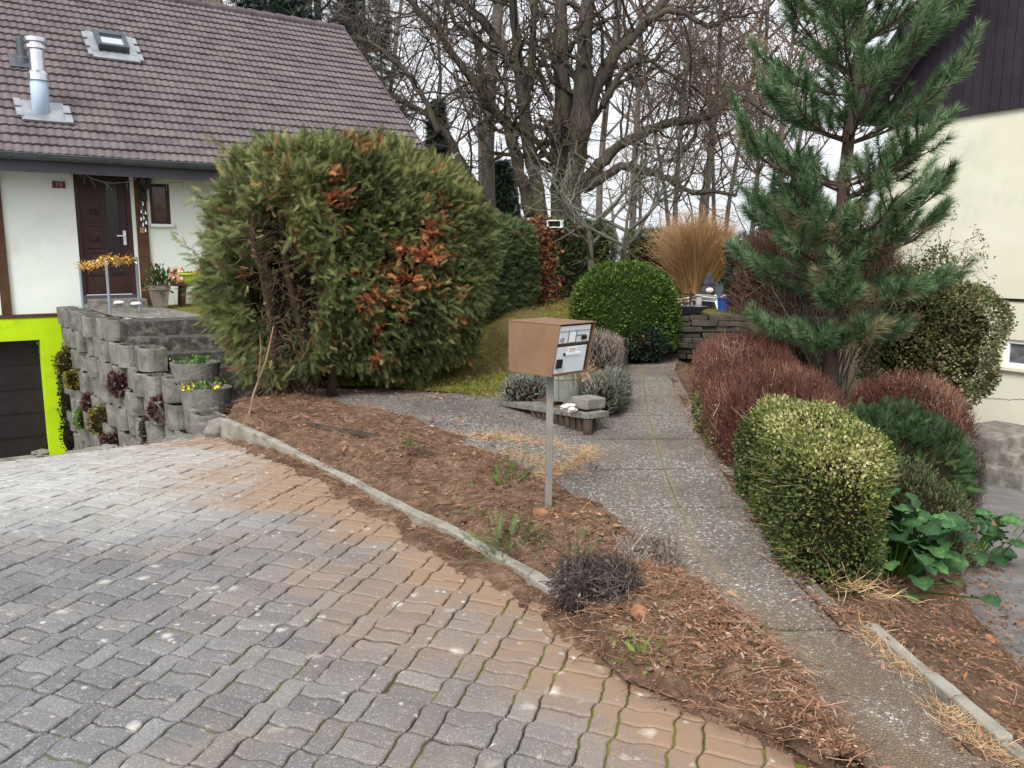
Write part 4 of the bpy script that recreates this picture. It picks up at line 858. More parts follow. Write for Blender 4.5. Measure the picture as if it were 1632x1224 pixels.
# ---------------------------------------------------------------- the big thuja hedge
r = np.random.default_rng(77)
HC, HA, HY, HP = arr((-1.84, 9.95, 1.42)), arr((1.40, .92, 1.46)), math.atan2(.50, .87), 3.2
TH = thing('thuja_hedge', HC-[0, 0, 1.40], 'big overgrown green hedge with orange dead patches and a bare dark end', 'hedge')
ex, ey = arr((cos(HY), sin(HY), 0)), arr((-sin(HY), cos(HY), 0))
P, Nn, s = blob(r, 50000, HC, HA, HP, .095, .8, HY, 9, -.99)
q_ = (P-HC)@np.stack([ex, ey, arr((0, 0, 1))], 1)
hole = np.exp(-(((q_[:, 0]+1.30)/.58)**2+((q_[:, 1]+.75)/.7)**2+((q_[:, 2]+.3)/.95)**2))+.16*nz(P, 1.7, 13)
kp = hole < .34; P, Nn, q_ = P[kp], Nn[kp], q_[kp]; m = len(P)
shaggy = sm(-q_[:, 0], .2, 1.5)
P = P-Nn*np.abs(r.normal(0, .09, m))[:, None]+Nn*(r.uniform(0, .1, m)*(.5+1.6*shaggy))[:, None]+nz(P, 2.6, 15)[:, None]*Nn*(.06+.09*shaggy)[:, None]
D = Nn*.75+r.normal(0, .38, (m, 3))+np.array([0, 0, 1.])*(.15+.45*sm(q_[:, 2], .5, 1.5)-.45*sm(-q_[:, 2], -.3, 1.2))[:, None]
ti = np.clip(.30+.12*shaggy+.13*nz(P, .8, 17)+.08*nz(P, 3., 18)+r.normal(0, .10, m)+.20*sm(q_[:, 2], .7, 1.5), 0, .7)
def spot(a, z, ra, rz, k): return k*np.exp(-(((q_[:, 0]-a)/ra)**2+((q_[:, 2]-z)/rz)**2))*(q_[:, 1] < .2)
org = spot(.35, .22, .26, .34, 1.15)+spot(.1, -.2, .40, .28, .75)+spot(-.5, .75, .2, .24, .72)+spot(-.1, 1.45, .25, .2, .6)+spot(-.3, -.35, .3, .2, .5)+spot(.5, .55, .14, .2, .6)+.42*nz(P, 2.6, 19)+.34*nz(P, 6, 20)+r.normal(0, .14, m)
ti = np.where(org > .72, np.clip(r.normal(.91, .06, m), .78, 1), np.where((org > .56) | (r.uniform(size=m) < .004), r.uniform(.66, .86, m), ti))
P[:, 2] -= .16*sm(q_[:, 0], -.6, 1.5)*np.clip(q_[:, 2]/1.5, 0, 1)
leaves(r, P, D, FROND, FRONDF, r.uniform(.09, .17, m)*(1+.25*shaggy), M_THUJA, TH, ti)
def cut(P):
    l = (P-HC)@np.stack([ex, ey, arr((0, 0, 1))], 1); k = np.exp(-(((l[:, 0]+1.30)/.65)**2+((l[:, 1]+.75)/.75)**2+((l[:, 2]+.35)/1.1)**2))
    P = P.copy(); P[:, 2] -= .16*sm(l[:, 0], -.6, 1.5)*np.clip(l[:, 2]/1.5, 0, 1)
    return P+(ey*.62+ex*.35)[None]*np.minimum(k*1.5, 1)[:, None]
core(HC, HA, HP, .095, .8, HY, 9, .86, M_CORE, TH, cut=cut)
m_ = MB()
for k, (a, b) in enumerate(((-1.25, -.45), (-.95, -.55), (-1.05, -.15), (-.6, -.6))):
    p0 = HC+ex*a+ey*b; p0[2] = .0; pts = [p0+[r.normal(0, .03), r.normal(0, .03), z]+ex*(.1*sin(z*2+k)) for z in np.linspace(0, 2.4, 8)]; m_.tube(pts, np.linspace(.06, .022, 8), 9)
m_.build('trunk', barkmat('thuja bark', S('2f251f'), S('4e3e34')), TH)
A_, B_, ra_, rb_ = [], [], [], []
for k in range(420):
    z = r.uniform(.1, 2.5); p = HC+ex*r.uniform(-1.3, -.5)+ey*r.uniform(-.7, -.1); p[2] = z; d = unit(arr(-ey*1.0-ex*r.uniform(-.3, 1.3))+[0, 0, r.uniform(-.35, .35)]+r.normal(0, .3, 3)); rad = r.uniform(.002, .008); L_ = r.uniform(.12, .3)
    for q in range(3):
        p2 = p+d*L_; A_.append(p); B_.append(p2); ra_.append(rad); rb_.append(rad*.7); p = p2; d = unit(d+r.normal(0, .35, 3)); rad *= .7; L_ *= .8
V, F = segs(A_, B_, ra_, rb_, 4); npm('bare_twigs', V, F, M_TWIGD, TH)
# shaggy shoots sticking out of the bare end and the top
FP, FD, FS = [], [], []
for k in range(150):
    i_ = r.integers(0, len(P)); 
    while shaggy[i_] < r.uniform(.05, .9) and q_[i_, 2] < 1.2: i_ = r.integers(0, len(P))
    p = P[i_]; d = unit(Nn[i_]*.8+[0, 0, .45]+r.normal(0, .35, 3)); L_ = r.uniform(.12, .38)*(.6+.7*shaggy[i_])
    for t_ in np.linspace(0, 1, 16): FP.append(p+d*L_*t_+r.normal(0, .03, 3)); FD.append(d+r.normal(0, .45, 3)-[0, 0, .2]); FS.append(r.uniform(.10, .18)*(1.1-.4*t_))
tq_ = np.clip(np.repeat(r.normal(.42, .12, 150), 16)+r.normal(0, .08, 2400), .1, .7); leaves(r, arr(FP), arr(FD), FROND, FRONDF, arr(FS), M_THUJA, TH, tq_, name='loose_sprays')
# brown bits left in the bare end
P = arr(B_)[r.integers(0, len(B_), 900)]+r.normal(0, .06, (900, 3)); leaves(r, P, r.normal(size=(900, 3))-[0, 0, .4], FROND, FRONDF, r.uniform(.05, .11, 900), M_THUJA, TH, r.choice([.0, .05, .1, .2, .74, .78], 900), name='dry_foliage')
stp = G(396, 668, .05); tag(MB().tube([stp, AY(404, 628, stp[1]+.05), AY(424, 575, stp[1]+.1), AY(436, 520, stp[1]+.2)], [.013, .011, .009, .005], 7).tube([AY(411, 610, stp[1]+.06), AY(416, 560, stp[1]+.0), AY(414, 530, stp[1])], [.007, .005, .003], 6).build('branch', plain('peeled branch', S('77634f'), S('927c66'), 12, .85), loc=stp), 'pale forked dead branch leaning against the bare end of the hedge', 'branch')
# ---------------------------------------------------------------- lower hedge behind
def far_hedge(label, c, ax, yaw, seed, n=11000, tintf=None, mat=M_HEDGE2, lump=.05):
    return shrub('hedge', label, 'hedge', c, ax, n, (.07, .15), mat, 5., lump, .7, yaw, seed, .8, .15, FROND, FRONDF, .1, tintf=tintf, zmin=-.99)
far_hedge('lower clipped dark green hedge running back from the big orange patched hedge', (-.35, 13.4, 1.32), (1.35, .42, .86), math.atan2(.9, .32), 101, 13000)
far_hedge('trimmed dark green hedge block right of the red climber', (1.15, 16.9, 1.48), (.9, .5, .82), math.atan2(.15, 1), 102, 9000)
far_hedge('small trimmed hedge block left of the tall straw grass', (3.7, 18.6, 1.32), (1.2, .5, .78), .05, 103, 8000)
r = np.random.default_rng(105); CL = thing('climber', (.52, 14.9, .7), 'red brown climbing plant growing up between the two trimmed hedges', 'climbing plant')
P = arr((.52, 14.9, 0))+np.column_stack([r.normal(0, .13, 1500)*np.ones(1500), r.normal(0, .12, 1500), r.uniform(.75, 2.25, 1500)]); P[:, 0] += .25*np.abs(r.normal(0, 1, 1500))*(P[:, 2] > 2)*-1; P[:, 0] += .10*np.exp(-((P[:, 2]-1.05)/.25)**2)*r.normal(0, 1.6, 1500)
leaves(r, P, r.normal(size=(1500, 3)), LEAF*[1.5, 1, 1], LEAFF, r.uniform(.05, .1, 1500), leafmat('climber leaves', [(0, S('4e2c24')), (.5, S('7c4636')), (.85, S('a0603e')), (1, S('8a8a4c'))]), CL, r.uniform(size=1500))
MB().tube([(.52, 14.9, .6), (.56, 14.85, 1.3), (.48, 14.9, 2.2)], [.02, .015, .008], 6).build('stem', M_TWIGD, CL)
# ---------------------------------------------------------------- trees
def grow(r, p, d, L, rad, lev, out, k=5, curv=.16, up=.03, nch=(7, 5, 4, 3), spread=.9, ratio=.55, start=.3):
    seg = L/k; pts = [(p, rad)]
    for i in range(k):
        d = unit(d+r.normal(0, curv, 3)+[0, 0, up]); p2 = p+d*seg; r2 = rad*(1-.62/k); out.append((p, p2, rad, r2, lev)); p, rad = p2, r2; pts.append((p, d, rad))
    if lev < len(nch):
        for j in range(nch[lev]):
            t = r.uniform(start, 1.); i = min(int(t*k)+1, k); a = pts[i]; base_d = a[1]; side = unit(np.cross(base_d, r.normal(size=3)))
            nd = unit(base_d*r.uniform(.35, .9)+side*spread); grow(r, a[0], nd, L*ratio*r.uniform(.7, 1.15), a[2]*.62, lev+1, out, max(3, k-1), curv*1.15, up, nch, spread, ratio, .15)
def tree_mesh(out, th, bark, twig, split=1, rmin=.004, n_big=8):
    big = [o for o in out if o[4] <= split]; sml = [o for o in out if o[4] > split]
    for nm, L, n_, mt in (('trunk', big, n_big, bark), ('branches', sml, 3, twig)):
        if L:
            V, F = segs([o[0] for o in L], [o[1] for o in L], [max(o[2], rmin) for o in L], [max(o[3], rmin) for o in L], n_); npm(nm, V, F, mt, th, smooth=(n_ > 4))
# old linden with explicit limbs, at about 25 m
r = np.random.default_rng(200); Y0 = 25.
LT = thing('linden_tree', (1.7, Y0, 1.0), 'massive old bare tree with several thick mossy trunks behind the hedges', 'tree')
limbs = [([(866,400),(856,300),(840,220),(830,130),(822,60),(817,-20),(812,-160)], [30,24,20,17,15,13,9], 0),
 ([(845,345),(828,270),(811,202),(780,165),(764,140),(724,90),(699,50),(665,15),(630,-30)], [20,18,17,14,13,11,9,8,6], -1.5),
 ([(829,120),(805,80),(780,47),(752,18),(728,3),(690,-30)], [15,13,12,10,9,6], .8),
 ([(775,160),(768,120),(758,62),(738,45),(724,37),(712,0),(700,-50)], [10,9,9,8,7,6,4], -.5),
 ([(896,400),(899,340),(892,261),(898,163),(895,98),(893,30),(897,-80)], [52,42,32,27,23,20,14], .4),
 ([(900,370),(915,270),(930,150),(932,60),(938,0),(944,-120)], [40,36,30,24,20,14], -.3),
 ([(925,230),(945,150),(980,85),(1005,62),(1035,31),(1061,0),(1090,-40)], [26,22,19,17,14,11,8], .3),
 ([(1030,36),(1060,17),(1094,23),(1128,42),(1153,33),(1178,24),(1205,20)], [10,9,8,8,6,5,3], -.6),
 ([(960,170),(993,110),(1015,98),(1040,98),(1060,80),(1080,66)], [12,9,7,6,5,3], -1.),
 ([(930,290),(980,235),(1029,209),(1078,193),(1127,186),(1140,172),(1160,160),(1192,160),(1231,188)], [20,16,14,13,11,9,8,6,4], -.9),
 ([(930,300),(990,265),(1048,276),(1078,294),(1100,308),(1130,306),(1176,312)], [17,14,11,9,8,7,5], -1.4),
 ([(1050,258),(1080,254),(1105,220),(1118,180),(1125,160)], [8,7,6,5,3], -1.2),
 ([(880,160),(868,140),(858,110),(850,125),(838,118)], [12,9,7,5,3], -.7),
 ([(835,190),(845,120),(850,60),(852,0),(856,-100)], [13,12,11,10,6], .9),
 ([(860,400),(790,340),(748,280),(714,217),(686,186),(661,171),(624,152),(590,140)], [16,14,13,12,10,9,7,4], 1.8),
 ([(700,212),(680,165),(655,124),(632,100),(609,81),(585,66),(562,59),(535,60)], [10,9,9,8,8,7,5,3], 1.2)]
m_ = MB(); out = []
for pts, rads, dy in limbs:
    n_ = len(pts); P_ = [AY(u, v, Y0+dy*k/(n_-1)) for k, (u, v) in enumerate(pts)]; R_ = [x/2*Y0/PX for x in rads]
    Pf = resample(np.column_stack([P_, R_]), n_*4); J = r.normal(0, .02, (len(Pf), 3)); m_.tube(Pf[:, :3]+J, Pf[:, 3]*(1+.08*r.normal(size=len(Pf))), 10)
    for k in range(2, n_):
        for q in range(4):
            t_ = r.uniform(); p = P_[k-1]*(1-t_)+P_[k]*t_; d = unit(P_[k]-P_[k-1]); sd_ = unit(np.cross(d, r.normal(size=3)))
            grow(r, p, unit(d*.5+sd_), r.uniform(1.2, 3.), max(R_[k]*.35, .018), 2, out, 5, .24, .02, (0, 0, 6, 5), .9, .5)
m_.build('trunk', M_BARKL, LT, smooth=True); tree_mesh(out, LT, M_BARKL, M_TWIGL, 2, .005, 5)
# grey fruit tree in the garden
r = np.random.default_rng(210); FT_ = thing('fruit_tree', (1.75, 15.5, .7), 'small grey lichen covered fruit tree with bare spreading twigs behind the clipped dome', 'tree')
out = []
for (u, v, ang, L_) in ((952, 425, -.18, 1.5), (975, 425, .12, 1.3)):
    p = AY(u, v, 15.4); p[2] = .7; out2 = []; d = arr((ang, .0, 1.)); pts = [p]; 
    for k in range(5): d = unit(d+r.normal(0, .1, 3)); out.append((pts[-1], pts[-1]+d*.27, .075-.006*k, .069-.006*k, 0)); pts.append(pts[-1]+d*.27)
    for k in range(7): grow(r, pts[-1-(k % 3)], unit(d*.45+arr((cos(k*.9+ang), sin(k*.9)*.7, .15))), r.uniform(1.3, 2.0), .036, 1, out, 6, .16, .05, (0, 6, 4, 2), .8, .5)
tree_mesh(out, FT_, M_BARKF, M_BARKF, 1, .0035)
# slim grey trunk beside the linden
def bare_tree(p, h, rad, seed, label, name='woodland_tree', group=None, nch=(16, 5, 4), lean=0, mats=(M_BARKW, M_TWIGW), rmin=.012, ratio=.32, start=.3):
    r = np.random.default_rng(seed); th = thing(name, p, label, 'tree', group); out = []
    grow(r, arr(p), arr((lean, 0, 1)), h, rad, 0, out, 9, .045, .05, nch, .75, ratio, start); tree_mesh(out, th, *mats, 0, rmin); return th, out
bare_tree(AY(780, 400, 29.), 15, .26, 220, 'straight slim bare grey trunk just left of the massive old tree', nch=(18, 6, 4), start=.45)
# woodland beyond: individual bare trunks
wl = 'slender bare woodland tree far behind the gardens'
r = np.random.default_rng(230); k = 0
for i_, u in enumerate(np.concatenate([np.linspace(480, 830, 7), np.linspace(960, 1270, 7)])):
    y = r.uniform(44, 75); p = AY(u+r.normal(0, 8), 405, y); p[2] = 0.6
    bare_tree(p, r.uniform(15, 21), r.uniform(.15, .26), 300+i_, wl, group='bare woodland trees behind the gardens', nch=(18, 6, 4), lean=r.normal(0, .04), rmin=.013, ratio=.3)
for i_, (u, y) in enumerate(((1075, 40), (1140, 48), (1195, 42), (1240, 38), (1110, 56), (1020, 60))):
    p = AY(u, 405, y); p[2] = .8; th, out = bare_tree(p, r.uniform(11, 15), .14, 400+i_, 'thin beech with dry brown leaves still hanging in its crown', 'beech_tree', 'brown leaved beeches behind the garden', nch=(20, 6, 3), rmin=.012, start=.2)
    tip = arr([o[1] for o in out if o[4] >= 2]); n_ = 3800; P = tip[r.integers(0, len(tip), n_)]+r.normal(0, .18, (n_, 3))
    leaves(r, P, r.normal(size=(n_, 3))-[0, 0, .5], LEAF*[1.3, 1, 1], LEAFF, r.uniform(.07, .13, n_), M_BEECH, th, r.uniform(size=n_), name='crown')
def spruce(p, h, rad, seed, label, group=None, n=5200):
    r = np.random.default_rng(seed); th = thing('spruce', p, label, 'tree', group); p = arr(p)
    MB().tube([p, p+[0, 0, h*.5], p+[0, 0, h]], [.22, .14, .03], 8).build('trunk', M_BARKW, th)
    t_ = r.uniform(.06, 1, n)**.8; a = r.uniform(0, 2*pi, n); rr_ = rad*(1-t_)*np.sqrt(r.uniform(.05, 1, n))*(1+.25*np.sin(t_*60)); P = p+np.column_stack([rr_*np.cos(a), rr_*np.sin(a), t_*h-.28*rr_])
    D = np.column_stack([np.cos(a), np.sin(a), np.full(n, -.35)])+r.normal(0, .25, (n, 3)); leaves(r, P, D, FROND, FRONDF, r.uniform(.35, .75, n), M_CONIF, th, r.uniform(size=n), name='crown')
for i_, (u, y, h, rd, lb) in enumerate(((520, 33, 19, 3.2, 'tall dark spruce rising behind the right end of the tiled roof'), (440, 36, 18, 3., 'dark spruce behind the middle of the roof ridge'), (300, 30, 17, 3., 'dark spruce behind the left part of the roof ridge'), (590, 44, 20, 3.4, 'distant dark spruce between the roof end and the bare trees'), (700, 56, 11, 2.2, 'small distant conifer seen low behind the big hedge'), (800, 46, 6, 1.6, 'young distant conifer low behind the old tree'))):
    p = AY(u, 405, y); p[2] = .6; spruce(p, h, rd, 500+i_, lb)
p = AY(394, 405, 24.5); p[2] = .5; bare_tree(p, 15, .28, 520, 'thick pale grey trunk rising directly behind the roof ridge', 'woodland_tree', nch=(12, 6, 4), start=.5)
# ---------------------------------------------------------------- the pine by the path
r = np.random.default_rng(600); pb_ = arr((3.52, 8.95, -.25)); PT2 = thing('pine_tree', pb_, 'young green pine with a brown trunk rising from the shrub bed', 'tree')
def trunkp(z): return pb_+arr((.034*z-.03+.015*sin(z*2), .02*z, z+.25))-arr((0, 0, 0))
tz = np.linspace(-.3, 6.6, 16); MB().tube([trunkp(z) for z in tz], np.interp(tz, [-.3, .1, 6.6], [.14, .09, .018]), 12).build('trunk', M_BARKP, PT2, smooth=True)
bs = []; sh = []
zz = [.72, 1.2, 1.5, 1.8, 2.3, 2.8, 3.3, 3.8, 4.3, 4.75, 5.2, 5.7, 6.1]
for wi, z in enumerate(zz):
    Rw = np.interp(z, [.3, .9, 2.4, 3.4, 4.6, 6.4], [.7, .98, 1.32, 1.16, 1.05, .45]); nb_ = 7; a0 = r.uniform(0, 6.28)
    for b in range(nb_):
        a = a0+2*pi*b/nb_+r.normal(0, .22); L_ = Rw*r.uniform(.68, 1.02); z0 = z+r.normal(0, .07); p = trunkp(z0); k_ = 8; pts = [p]
        el = np.interp(z, [.5, 2, 5], [-.12, .18, .6])+r.normal(0, .1)
        for i in range(k_):
            e2_ = el+(.75*(i/k_)**2); a += r.normal(0, .06); p = p+arr((cos(a)*cos(e2_), sin(a)*cos(e2_), sin(e2_)))*L_/k_; pts.append(p)
        for i in range(k_): bs.append((pts[i], pts[i+1], .019*(1-i/k_*.7), .019*(1-(i+1)/k_*.7)))
        sh.append((pts[-2], unit(pts[-1]-pts[-3])))
        for i in range(1, k_+1):
            for sg in ((-1, 1) if r.uniform() < .85 else (r.choice([-1, 1]),)):
                d = unit(pts[i]-pts[i-1]); sd_ = unit(np.cross(d, [0, 0, 1]))*sg; dd_ = unit(d*.8+sd_*r.uniform(.4, .8)+[0, 0, r.uniform(.05, .55)]); l2 = L_*r.uniform(.15, .34)*(1.15-.4*i/k_)
                p2 = pts[i]+dd_*l2; bs.append((pts[i], p2, .008, .005)); sh.append((p2-dd_*.06, unit(dd_+[0, 0, .35])))
for k in range(3): sh.append((trunkp(6.5)+arr((0, 0, .1*k)), arr((0, 0, 1.))))
V, F = segs(*zip(*[(b[0], b[1], b[2], b[3]) for b in bs]), 6); npm('branches', V, F, M_BARKP, PT2)
NP = 150; sp = arr([s_[0] for s_ in sh]); sdv = arr([s_[1] for s_ in sh]); N = len(sh)
fm = frames(sdv, r); an = r.uniform(0, 2*pi, (N, NP)); t_ = r.uniform(0, 1, (N, NP)); op = np.radians(np.interp(t_, [0, 1], [62, 22]))+r.normal(0, .12, (N, NP))
ln = r.uniform(.10, .155, (N, NP)); sl_ = r.uniform(.16, .28, (N, 1))
loc_d = np.stack([np.sin(op)*np.cos(an), np.cos(op), np.sin(op)*np.sin(an)], 2); dw_ = np.einsum('nij,nkj->nki', fm, loc_d)
pw = sp[:, None]+sdv[:, None]*(t_*sl_)[..., None]; tipn = pw+dw_*ln[..., None]-arr((0, 0, .012))
sdn = unit(np.cross(dw_, r.normal(size=dw_.shape)))*.0031
V = np.stack([pw-sdn, pw+sdn, tipn], 2).reshape(-1, 3); F = np.arange(len(V)).reshape(-1, 3)
old = np.clip(.35+.2*r.normal(size=(N, 1))+.15*t_+r.normal(0, .12, (N, NP)), 0, .85); rad_in = np.linalg.norm(sp[:, :2]-arr(pb_)[:2], axis=1)
brown = (r.uniform(size=N) < np.where((rad_in < .7) & (sp[:, 2] < 2.4), .3, .02)); old = np.where(brown[:, None], r.uniform(.92, 1, (N, NP)), old)
npm('needles', V, F, M_PINE, PT2, tint=old.ravel())
# ---------------------------------------------------------------- clipped dome and stone wall
dc = arr((1.72, 12.55, .62))
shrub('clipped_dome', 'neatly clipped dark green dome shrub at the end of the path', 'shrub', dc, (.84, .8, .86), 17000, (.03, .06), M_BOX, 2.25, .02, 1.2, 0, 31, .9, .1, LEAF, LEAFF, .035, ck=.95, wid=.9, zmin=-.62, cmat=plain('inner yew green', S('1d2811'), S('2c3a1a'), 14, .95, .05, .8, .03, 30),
      tintf=lambda P, Nn, r: np.clip(.42+.14*nz(P, 4, 3)+r.normal(0, .2, len(P)), 0, 1))
shrub('shrub', 'dark green bush hanging over the stone wall below the clipped dome', 'shrub', (1.92, 12.0, .30), (.34, .3, .32), 3200, (.03, .06), M_CONIF, 2.2, .1, 2, 0, 32, .8, -.1)
r = np.random.default_rng(700)
SW = thing('dry_stone_wall', (2.8, 12.6, 0), 'low dark dry stone wall of flat slabs closing off the path', 'wall')
M_SLATE = plain('dark wall slabs', S('3c3833'), S('5c564e'), 6, .9, .2, .9, .012, 22, (S('565634'), 2.2)); m_ = MB()
for pl, zt in ((arr([(1.4,12.55),(2.3,12.75),(3.4,12.65),(4.6,12.3)]), .70), (arr([(1.18,10.2),(1.36,11.2),(1.60,12.2),(1.7,12.7)]), .50)):
    L_ = np.linalg.norm(np.diff(pl, axis=0), axis=1).sum(); rows = int(zt/.085)
    for k in range(rows):
        x = -r.uniform(0, .2)
        while x < L_:
            ln_ = r.uniform(.22, .55); c_ = resample(pl, 200)[int(np.clip((x+ln_/2)/L_, 0, .999)*199)]; c2_ = resample(pl, 200)[int(np.clip((x+ln_/2)/L_+.02, 0, .999)*199)]; d = unit(c2_-c_) if np.linalg.norm(c2_-c_) > 0 else arr((1, 0))
            zmax = zt if pl[0][1] > 12 else zt*min(1, .35+.8*(x+ln_)/L_)
            if k*.085 < zmax:
                fr = rotfr((c_[0], c_[1], k*.085), math.atan2(d[1], d[0])+r.normal(0, .05), r.normal(0, .03)); m_.box(fr, -ln_/2, ln_/2-.012, -.16+r.normal(0, .02), .2, 0, .077+r.normal(0, .004))
            x += ln_
m_.build('wall_slabs', M_SLATE, SW, bevel=.012)
# ---------------------------------------------------------------- shrubs right of the path
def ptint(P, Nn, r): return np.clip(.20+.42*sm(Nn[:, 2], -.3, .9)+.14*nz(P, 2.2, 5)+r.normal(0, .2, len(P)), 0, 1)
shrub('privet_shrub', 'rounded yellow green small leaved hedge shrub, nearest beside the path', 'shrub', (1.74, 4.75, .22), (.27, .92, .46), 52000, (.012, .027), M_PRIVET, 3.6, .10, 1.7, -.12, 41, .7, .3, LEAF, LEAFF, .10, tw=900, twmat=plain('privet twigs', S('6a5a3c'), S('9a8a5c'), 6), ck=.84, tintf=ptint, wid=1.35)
twiggy('spirea_shrub', 'clipped reddish brown dry shrub in the middle of the row beside the path', 'shrub', (2.20, 6.9, .22), (.55, 1.2, .42), 11000, M_SPIREA, 42, yaw=-.15, p=3.)
twiggy('spirea_shrub', 'farther reddish brown dry shrub at the bend of the path', 'shrub', (2.58, 9.0, .24), (.55, 1.3, .44), 8500, M_SPIREA, 43, yaw=-.2, p=3.)
twiggy('spirea_shrub', 'rounded reddish brown dry mound below the olive shrub at the cream wall', 'shrub', (3.95, 8.0, -.12), (.55, .65, .54), 6500, M_SPIREA, 44)
twiggy('dried_shrub', 'grey brown withered shrub left of the cream house steps', 'shrub', (3.72, 7.0, -.32), (.34, .5, .42), 3600, M_GREY, 45, L=(.08, .2), rad=.003)
shrub('juniper', 'dark green spreading juniper behind the yellow green shrub', 'shrub', (3.1, 6.7, -.06), (.55, .75, .34), 4200, (.06, .13), leafmat('juniper', [(0, S('1c2c1a')), (.5, S('33502a')), (1, S('54703c'))]), 2.2, .15, 1.6, 0, 46, .5, .5, FROND, FRONDF, .1)
shrub('heather', 'bushy grey green heather between the yellow green shrub and the side drive', 'shrub', (2.62, 5.5, -.2), (.36, .65, .38), 7000, (.02, .05), M_LAV if False else leafmat('heather green', [(0, S('2e3a22')), (.5, S('55643a')), (.9, S('7a7d5c')), (1, S('9a968a'))]), 2.3, .12, 2, .3, 47, .5, .7, LEAF, LEAFF, .1, wid=.5, tw=300)
shrub('undergrowth', 'low green ivy and leaf tangle below the hedge beside the far path edge', 'ground cover', (1.92, 7.6, .08), (.16, 1.5, .17), 4200, (.02, .045), M_VAR, 2.3, .2, 2., -.17, 48, .6, .4, LEAF, LEAFF, .12, wid=1.3)
shrub('undergrowth', 'small green weeds at the foot of the yellow green shrub by the path', 'ground cover', (1.60, 4.35, .02), (.12, .5, .12), 1600, (.02, .04), M_BOX, 2.2, .2, 2., -.05, 49, .6, .4, LEAF, LEAFF, .12, wid=1.3)
# olive shrub against the cream wall
shrub('evergreen_shrub', 'large loose olive green shrub against the cream house wall', 'shrub', (5.35, 10.4, .52), (.80, .65, 1.02), 24000, (.03, .056), M_VAR, 2.2, .17, 1.1, .4, 51, .6, .1, LEAF, LEAFF, .16, tw=600, ck=.70, wid=1.2)
r = np.random.default_rng(52); out = []
SPG = thing('sprawling_shrub', AY(1455, 480, 10.4)*[1, 1, 0]+[0, 0, -.3], 'thin bare arching shoots with few leaves in front of the cream wall', 'shrub')
for k in range(9): grow(r, AY(1455+r.normal(0, 20), 480, 10.5), unit(arr((r.uniform(.1, 1.2), r.uniform(-.3, .3), r.uniform(.1, 1.0)))), r.uniform(.6, 1.1), .006, 1, out, 6, .2, .0, (0, 4, 2), .7, .45)
V, F = segs(*zip(*[(o[0], o[1], max(o[2], .002), max(o[3], .0018)) for o in out]), 3); npm('branches', V, F, M_TWIGD, SPG)
tip = arr([o[1] for o in out if o[4] > 1]); P = tip[r.integers(0, len(tip), 500)]+r.normal(0, .03, (500, 3)); leaves(r, P, r.normal(size=(500, 3)), LEAF, LEAFF, r.uniform(.025, .05, 500), M_VAR, SPG, r.uniform(.3, 1, 500), name='foliage')
# twiggy hedge and dark conifers behind the pine
twiggy('bare_hedge', 'brown tangled bare hedge behind the pine trunk', 'hedge', (4.75, 12.9, 1.05), (1.30, .6, .95), 7500, leafmat('bare hedge twigs', [(0, S('3a2c26')), (.5, S('6e5446')), (.9, S('937868')), (1, S('b09a8a'))], .9, .1), 53, L=(.25, .7), rad=.005, p=3., up=.5)
shrub('yew', 'narrow dark green yew between the straw grass and the pine', 'shrub', (3.95, 13.6, 1.15), (.42, .4, .85), 5500, (.06, .12), M_CONIF, 2.3, .16, 1.6, 0, 54, .6, .4, FROND, FRONDF, .1)
shrub('yew', 'taller dark green conifer half hidden behind the pine branches', 'shrub', (4.75, 14.2, 1.7), (.5, .45, 1.35), 5500, (.07, .13), M_CONIF, 2.3, .16, 1.6, 0, 55, .6, .4, FROND, FRONDF, .1)
r = np.random.default_rng(56); out = []; OS = thing('old_shrub', (3.65, 9.5, -.2), 'cluster of old upright grey shrub stems around the pine trunk', 'shrub')
for k in range(34): grow(r, arr((3.65+r.normal(0, .22), 9.5+r.normal(0, .2), -.25)), unit(arr((r.normal(0, .25), r.normal(0, .2), 1))), r.uniform(1.0, 1.9), r.uniform(.009, .018), 1, out, 6, .09, .02, (0, 4, 3), .7, .4, .5)
tree_mesh(out, OS, M_BARKF, M_TWIGD, 1, .003, 5)
twiggy('spirea_shrub', 'dark reddish undergrowth shrub left of the pine trunk', 'shrub', (3.3, 10.2, .16), (.5, .6, .42), 3600, M_SPIREA, 57, L=(.1, .3))
r = np.random.default_rng(58)
SEC = ['bergenia clump with big glossy leaves at the asphalt edge, nearer one', 'bergenia clump with big glossy leaves at the asphalt edge, farther one', 'two big green bergenia leaves behind the withered grey shrub']
BL = []
for i in range(7):
    for j_ in range(5): BL.append((-.5+.25*j_, i/6, 0))
BL = arr(BL); wl_ = np.sin(pi*np.clip(BL[:, 1]*.93+.05, 0, 1))**.55; BL[:, 0] *= wl_*.92; BL[:, 2] = .30*np.abs(BL[:, 0])+.05*np.sin(BL[:, 1]*19+BL[:, 0]*5)-.35*BL[:, 1]**2+.15*BL[:, 1]
BLF = np.array([[i*5+k, i*5+k+1, i*5+k+6, i*5+k+5] for i in range(6) for k in range(4)])
